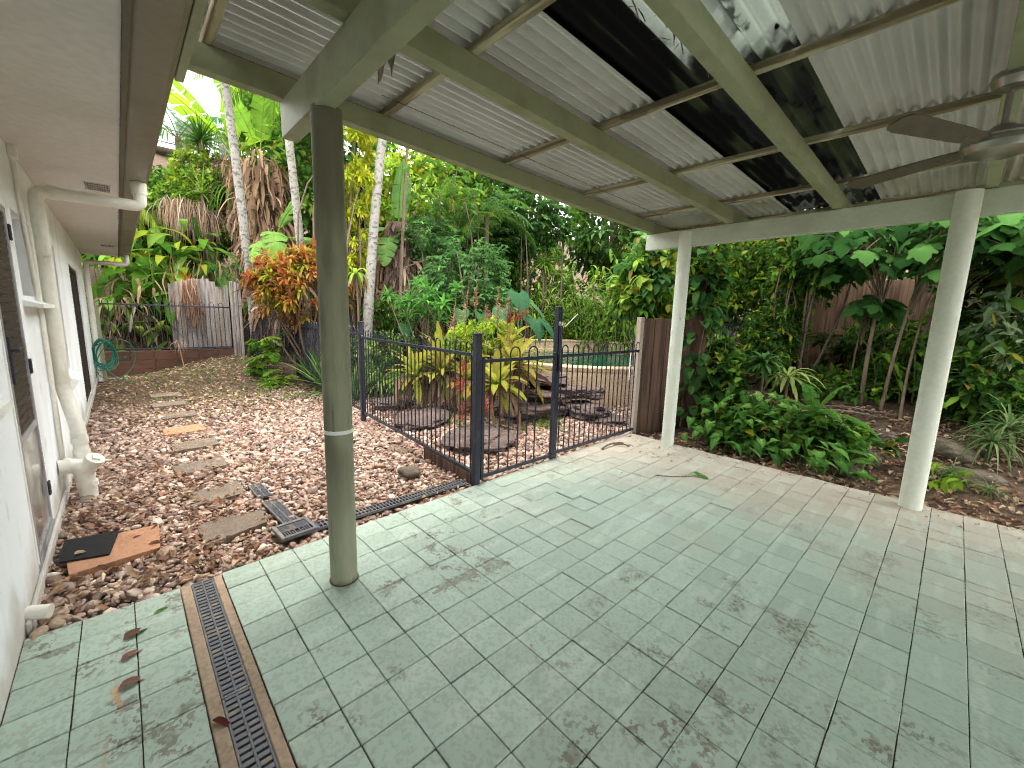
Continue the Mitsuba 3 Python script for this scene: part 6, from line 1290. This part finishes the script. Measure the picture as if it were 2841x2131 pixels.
acc = Acc(); bush(np.random.default_rng(137), acc, (9.2, -0.8, 5.6), (2.2, 2.2, 1.2), 300, 11, 0.2, 0.09, DARK + MID, n=2); put(k, 'crown', acc, stuff=True)
for q, (x, y, z, m_, L) in enumerate(((7.0, -0.52, 0.55, 60, 0.62), (6.75, -0.42, 0.42, 40, 0.5), (6.2, -0.16, 0.05, 70, 0.26), (7.3, -0.75, 0.6, 50, 0.6), (6.05, -0.42, 0.03, 40, 0.24))):
    rosette_plant('spider_lily', ['grey green strappy lily above the boulders at the right edge', 'strappy lily hanging over the largest grey boulder', 'fine grassy tuft below the boulders right of the right post', 'strappy lily farthest right in the bed', 'small grassy tuft at the patio edge, far right'][q], 'lily', 140 + q, (x, y, max(z, GG(x, y))), m_, L, 0.03 if q in (0, 1, 3) else 0.012, [(0.10, 0.17, 0.09), (0.16, 0.24, 0.13), (0.24, 0.31, 0.19)], g=2.2, n=6, prof='tape')
shrub('leafy_seedling', 'bright green seedlings at the foot of the boulders right of the right post', 'seedling', 146, (6.1, -0.05, 0.1), (0.22, 0.3, 0.1), 16, 6, 0.11, 0.055, LIGHT, n=3, r0=0.004)
shrub('ground_cover', 'dark ground cover under the far right shrubs', 'ground cover', 147, (8.2, -0.6, 0.8), (0.9, 0.9, 0.25), 160, 10, 0.15, 0.07, DARK + MID, r0=0.008)

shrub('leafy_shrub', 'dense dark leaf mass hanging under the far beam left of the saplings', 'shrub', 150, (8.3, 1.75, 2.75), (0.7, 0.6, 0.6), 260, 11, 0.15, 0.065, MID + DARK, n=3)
shrub('leafy_shrub', 'dark shrub standing against the brown paling fence behind the saplings', 'shrub', 151, (9.4, 0.9, 1.2), (0.35, 0.9, 0.55), 170, 11, 0.16, 0.065, DARK, n=2)
shrub('leafy_shrub', 'dark bush around the foot of the vine wrapped trunk', 'shrub', 152, (6.75, 2.45, 0.75), (0.5, 0.35, 0.6), 150, 9, 0.17, 0.10, DARK + MID, n=3, r0=0.012)
shrub('leafy_shrub', 'lush dark shrub behind the boulders right of the right post', 'shrub', 153, (7.75, -0.25, 1.0), (0.5, 0.45, 0.5), 120, 9, 0.2, 0.085, DARK + MID, n=3, r0=0.012)
shrub('ground_cover', 'leafy cover on the bank beyond the brown paling fence', 'ground cover', 154, (12.2, 1.0, 2.0), (1.4, 4.0, 1.0), 420, 12, 0.28, 0.12, DARK + MID, n=2)
shrub('ground_cover', 'leafy cover on the bank beyond the pool', 'ground cover', 155, (12.6, 7.5, 2.1), (1.2, 3.4, 1.1), 420, 12, 0.26, 0.11, DARK + MID + LIGHT[:1], n=2)
shrub('ground_cover', 'dark leafy cover on the middle of the bank', 'ground cover', 156, (9.0, 11.3, 2.2), (2.4, 0.8, 1.2), 420, 12, 0.24, 0.1, DARK + MID, n=2)

shrub('leafy_shrub', 'dark leafy shrub low behind the bars of the back fence', 'shrub', 160, (0.5, 14.7, 1.3), (1.0, 0.5, 0.6), 150, 9, 0.26, 0.09, MID + DARK, n=3)
shrub('leafy_shrub', 'big leafy bank of shrubs behind the pale dracaena', 'shrub', 161, (13.0, 13.2, 3.2), (3.2, 1.4, 2.6), 620, 12, 0.32, 0.13, DARK + MID, n=2)
shrub('leafy_shrub', 'leafy bank of shrubs beyond the banana clump', 'shrub', 162, (8.6, 15.2, 3.6), (2.6, 1.2, 2.6), 520, 12, 0.32, 0.13, DARK + MID + LIGHT[:1], n=2)
shrub('leafy_vine', 'dark vine leaves bunched high on the reddish trunk by the middle post', 'vine', 163, (6.45, 2.7, 2.2), (0.3, 0.3, 0.75), 70, 7, 0.18, 0.11, DARK + MID, n=3, r0=0.01)

# --- trees that close the view
def big_tree(label, seed, base, h, crown_r, pal, crown_z=None, n_=520, L=0.34, W=0.15, per=12):
    rng = np.random.default_rng(seed); key = thing('background_tree', label, 'tree'); x, y = base; g0 = GG(x, y)
    part(key, 'trunk', tube(bez([x, y, g0 - 0.3], [x + 0.2, y, g0 + h * 0.4], [x, y + 0.2, g0 + h * 0.8], 10), np.linspace(0.22, 0.08, 10), 9), 'bark', smooth=True)
    acc = Acc(); c = (x, y, (g0 + h * 0.62) if crown_z is None else crown_z); P = bush(rng, acc, c, crown_r, n_, per, L, W, pal, n=2, shell=0.5, sz=0.12); put(key, 'crown', acc, stuff=True)
    stems_of(key, [x, y, g0 + h * 0.3], P[:14], 0.07, rng=rng, name='limb')
for q, (lb, b, h, cr, pal) in enumerate((
    ('yellow green tree behind the feathery tree', (8.2, 12.6), 6.5, (2.2, 1.6, 2.4), LIGHT + YEL[:1]),
    ('tall dark tree behind the banana clump', (5.6, 14.6), 8.0, (2.0, 1.6, 3.2), MID + DARK),
    ('green tree behind the bananas on the left bank', (5.0, 18.0), 8.0, (1.7, 1.4, 3.0), MID + LIGHT),
    ('dark tree behind the palm fronds in the centre', (10.2, 12.0), 6.8, (1.8, 1.6, 2.6), DARK + MID),
    ('tree behind the ginger thicket', (13.4, 9.0), 6.6, (1.7, 2.0, 2.7), DARK + MID + GLOSS),
    ('tree over the far fence behind the pale shrub', (13.2, 5.2), 6.2, (1.6, 2.0, 2.6), LIGHT + MID),
    ('tree over the brown paling fence behind the left sapling', (11.8, 2.4), 6.4, (1.7, 2.0, 2.3), MID + LIGHT),
    ('tree over the brown paling fence behind the right post', (11.8, -0.8), 6.4, (1.7, 2.2, 2.6), DARK + MID),
    ('tree beyond the fence at the right edge', (11.5, -4.0), 6.0, (1.8, 2.4, 2.6), DARK),
    ('bushy tree low on the bank behind the heliconia clump', (0.9, 17.2), 3.0, (2.0, 1.0, 1.3), MID + DARK),
    ('tree behind the house corner on the left bank', (-2.2, 18.5), 6.0, (2.2, 1.8, 2.4), MID + DARK),
    ('distant tree above the bank right of the hillside house', (9.0, 30.0), 9.0, (3.4, 2.0, 4.0), MID + LIGHT))):
    big_tree(lb, 200 + q, b, h, cr, pal)
shrub('leafy_shrub', 'dark leafy undergrowth on the bank below the bananas', 'shrub', 220, (3.6, 13.6, 1.9), (1.2, 0.6, 1.1), 260, 12, 0.2, 0.08, DARK + MID, n=2)
shrub('leafy_shrub', 'dark undergrowth on the bank behind the glossy shrub', 'shrub', 221, (7.2, 10.8, 2.0), (1.8, 0.6, 1.2), 330, 12, 0.2, 0.08, DARK + MID, n=2)
shrub('leafy_shrub', 'fine dark shrub below the dracaena heads', 'shrub', 222, (8.3, 9.8, 1.9), (1.0, 0.5, 0.8), 240, 12, 0.12, 0.045, DARK + MID, n=2)
shrub('leafy_shrub', 'undergrowth behind the far rim of the pool', 'shrub', 223, (10.7, 9.2, 1.4), (1.0, 1.0, 0.7), 240, 12, 0.16, 0.06, MID + DARK + LIGHT[:1], n=2)

# white house on the hill
hh = thing('hillside_house', 'white house with a dark balcony railing on the hill beyond the palms', 'house'); gz = GG(4, 41)
part(hh, 'wall', cbox([0.0, 41, gz - 3], [9.0, 47, gz + 8]), 'far_white', smooth=False)
part(hh, 'roof', trimesh.convex.convex_hull(A([[-0.6, 40.2, gz + 8.0], [9.6, 40.2, gz + 8.0], [-0.6, 47.6, gz + 8.0], [9.6, 47.6, gz + 8.0], [1.5, 44, gz + 9.4], [7.5, 44, gz + 9.4]])), 'far_roof', smooth=False)
part(hh, 'balcony', cbox([-0.4, 39.4, gz - 0.2], [9.2, 40.99, gz]), 'far_white', smooth=False)
for x0 in (1.2, 4.2, 6.8):
    w_ = part(hh, 'window', cbox([x0, 40.95, gz + 0.3], [x0 + 1.4, 40.997, gz + 2.3]), 'alu', smooth=False); part(w_, 'pane', cbox([x0 + 0.08, 40.93, gz + 0.38], [x0 + 1.32, 40.948, gz + 2.22]), 'dark_glass', smooth=False)
rl = part(hh, 'railing', cat([cbox([-0.4, 39.42, z], [9.2, 39.47, z + 0.06]) for z in (gz + 0.12, gz + 1.02)]), 'black_metal', smooth=False)
for x in np.arange(-0.35, 9.2, 0.3): part(rl, 'bar', cbox([x, 39.43, gz + 0.1805], [x + 0.035, 39.46, gz + 1.0195]), 'black_metal', smooth=False)
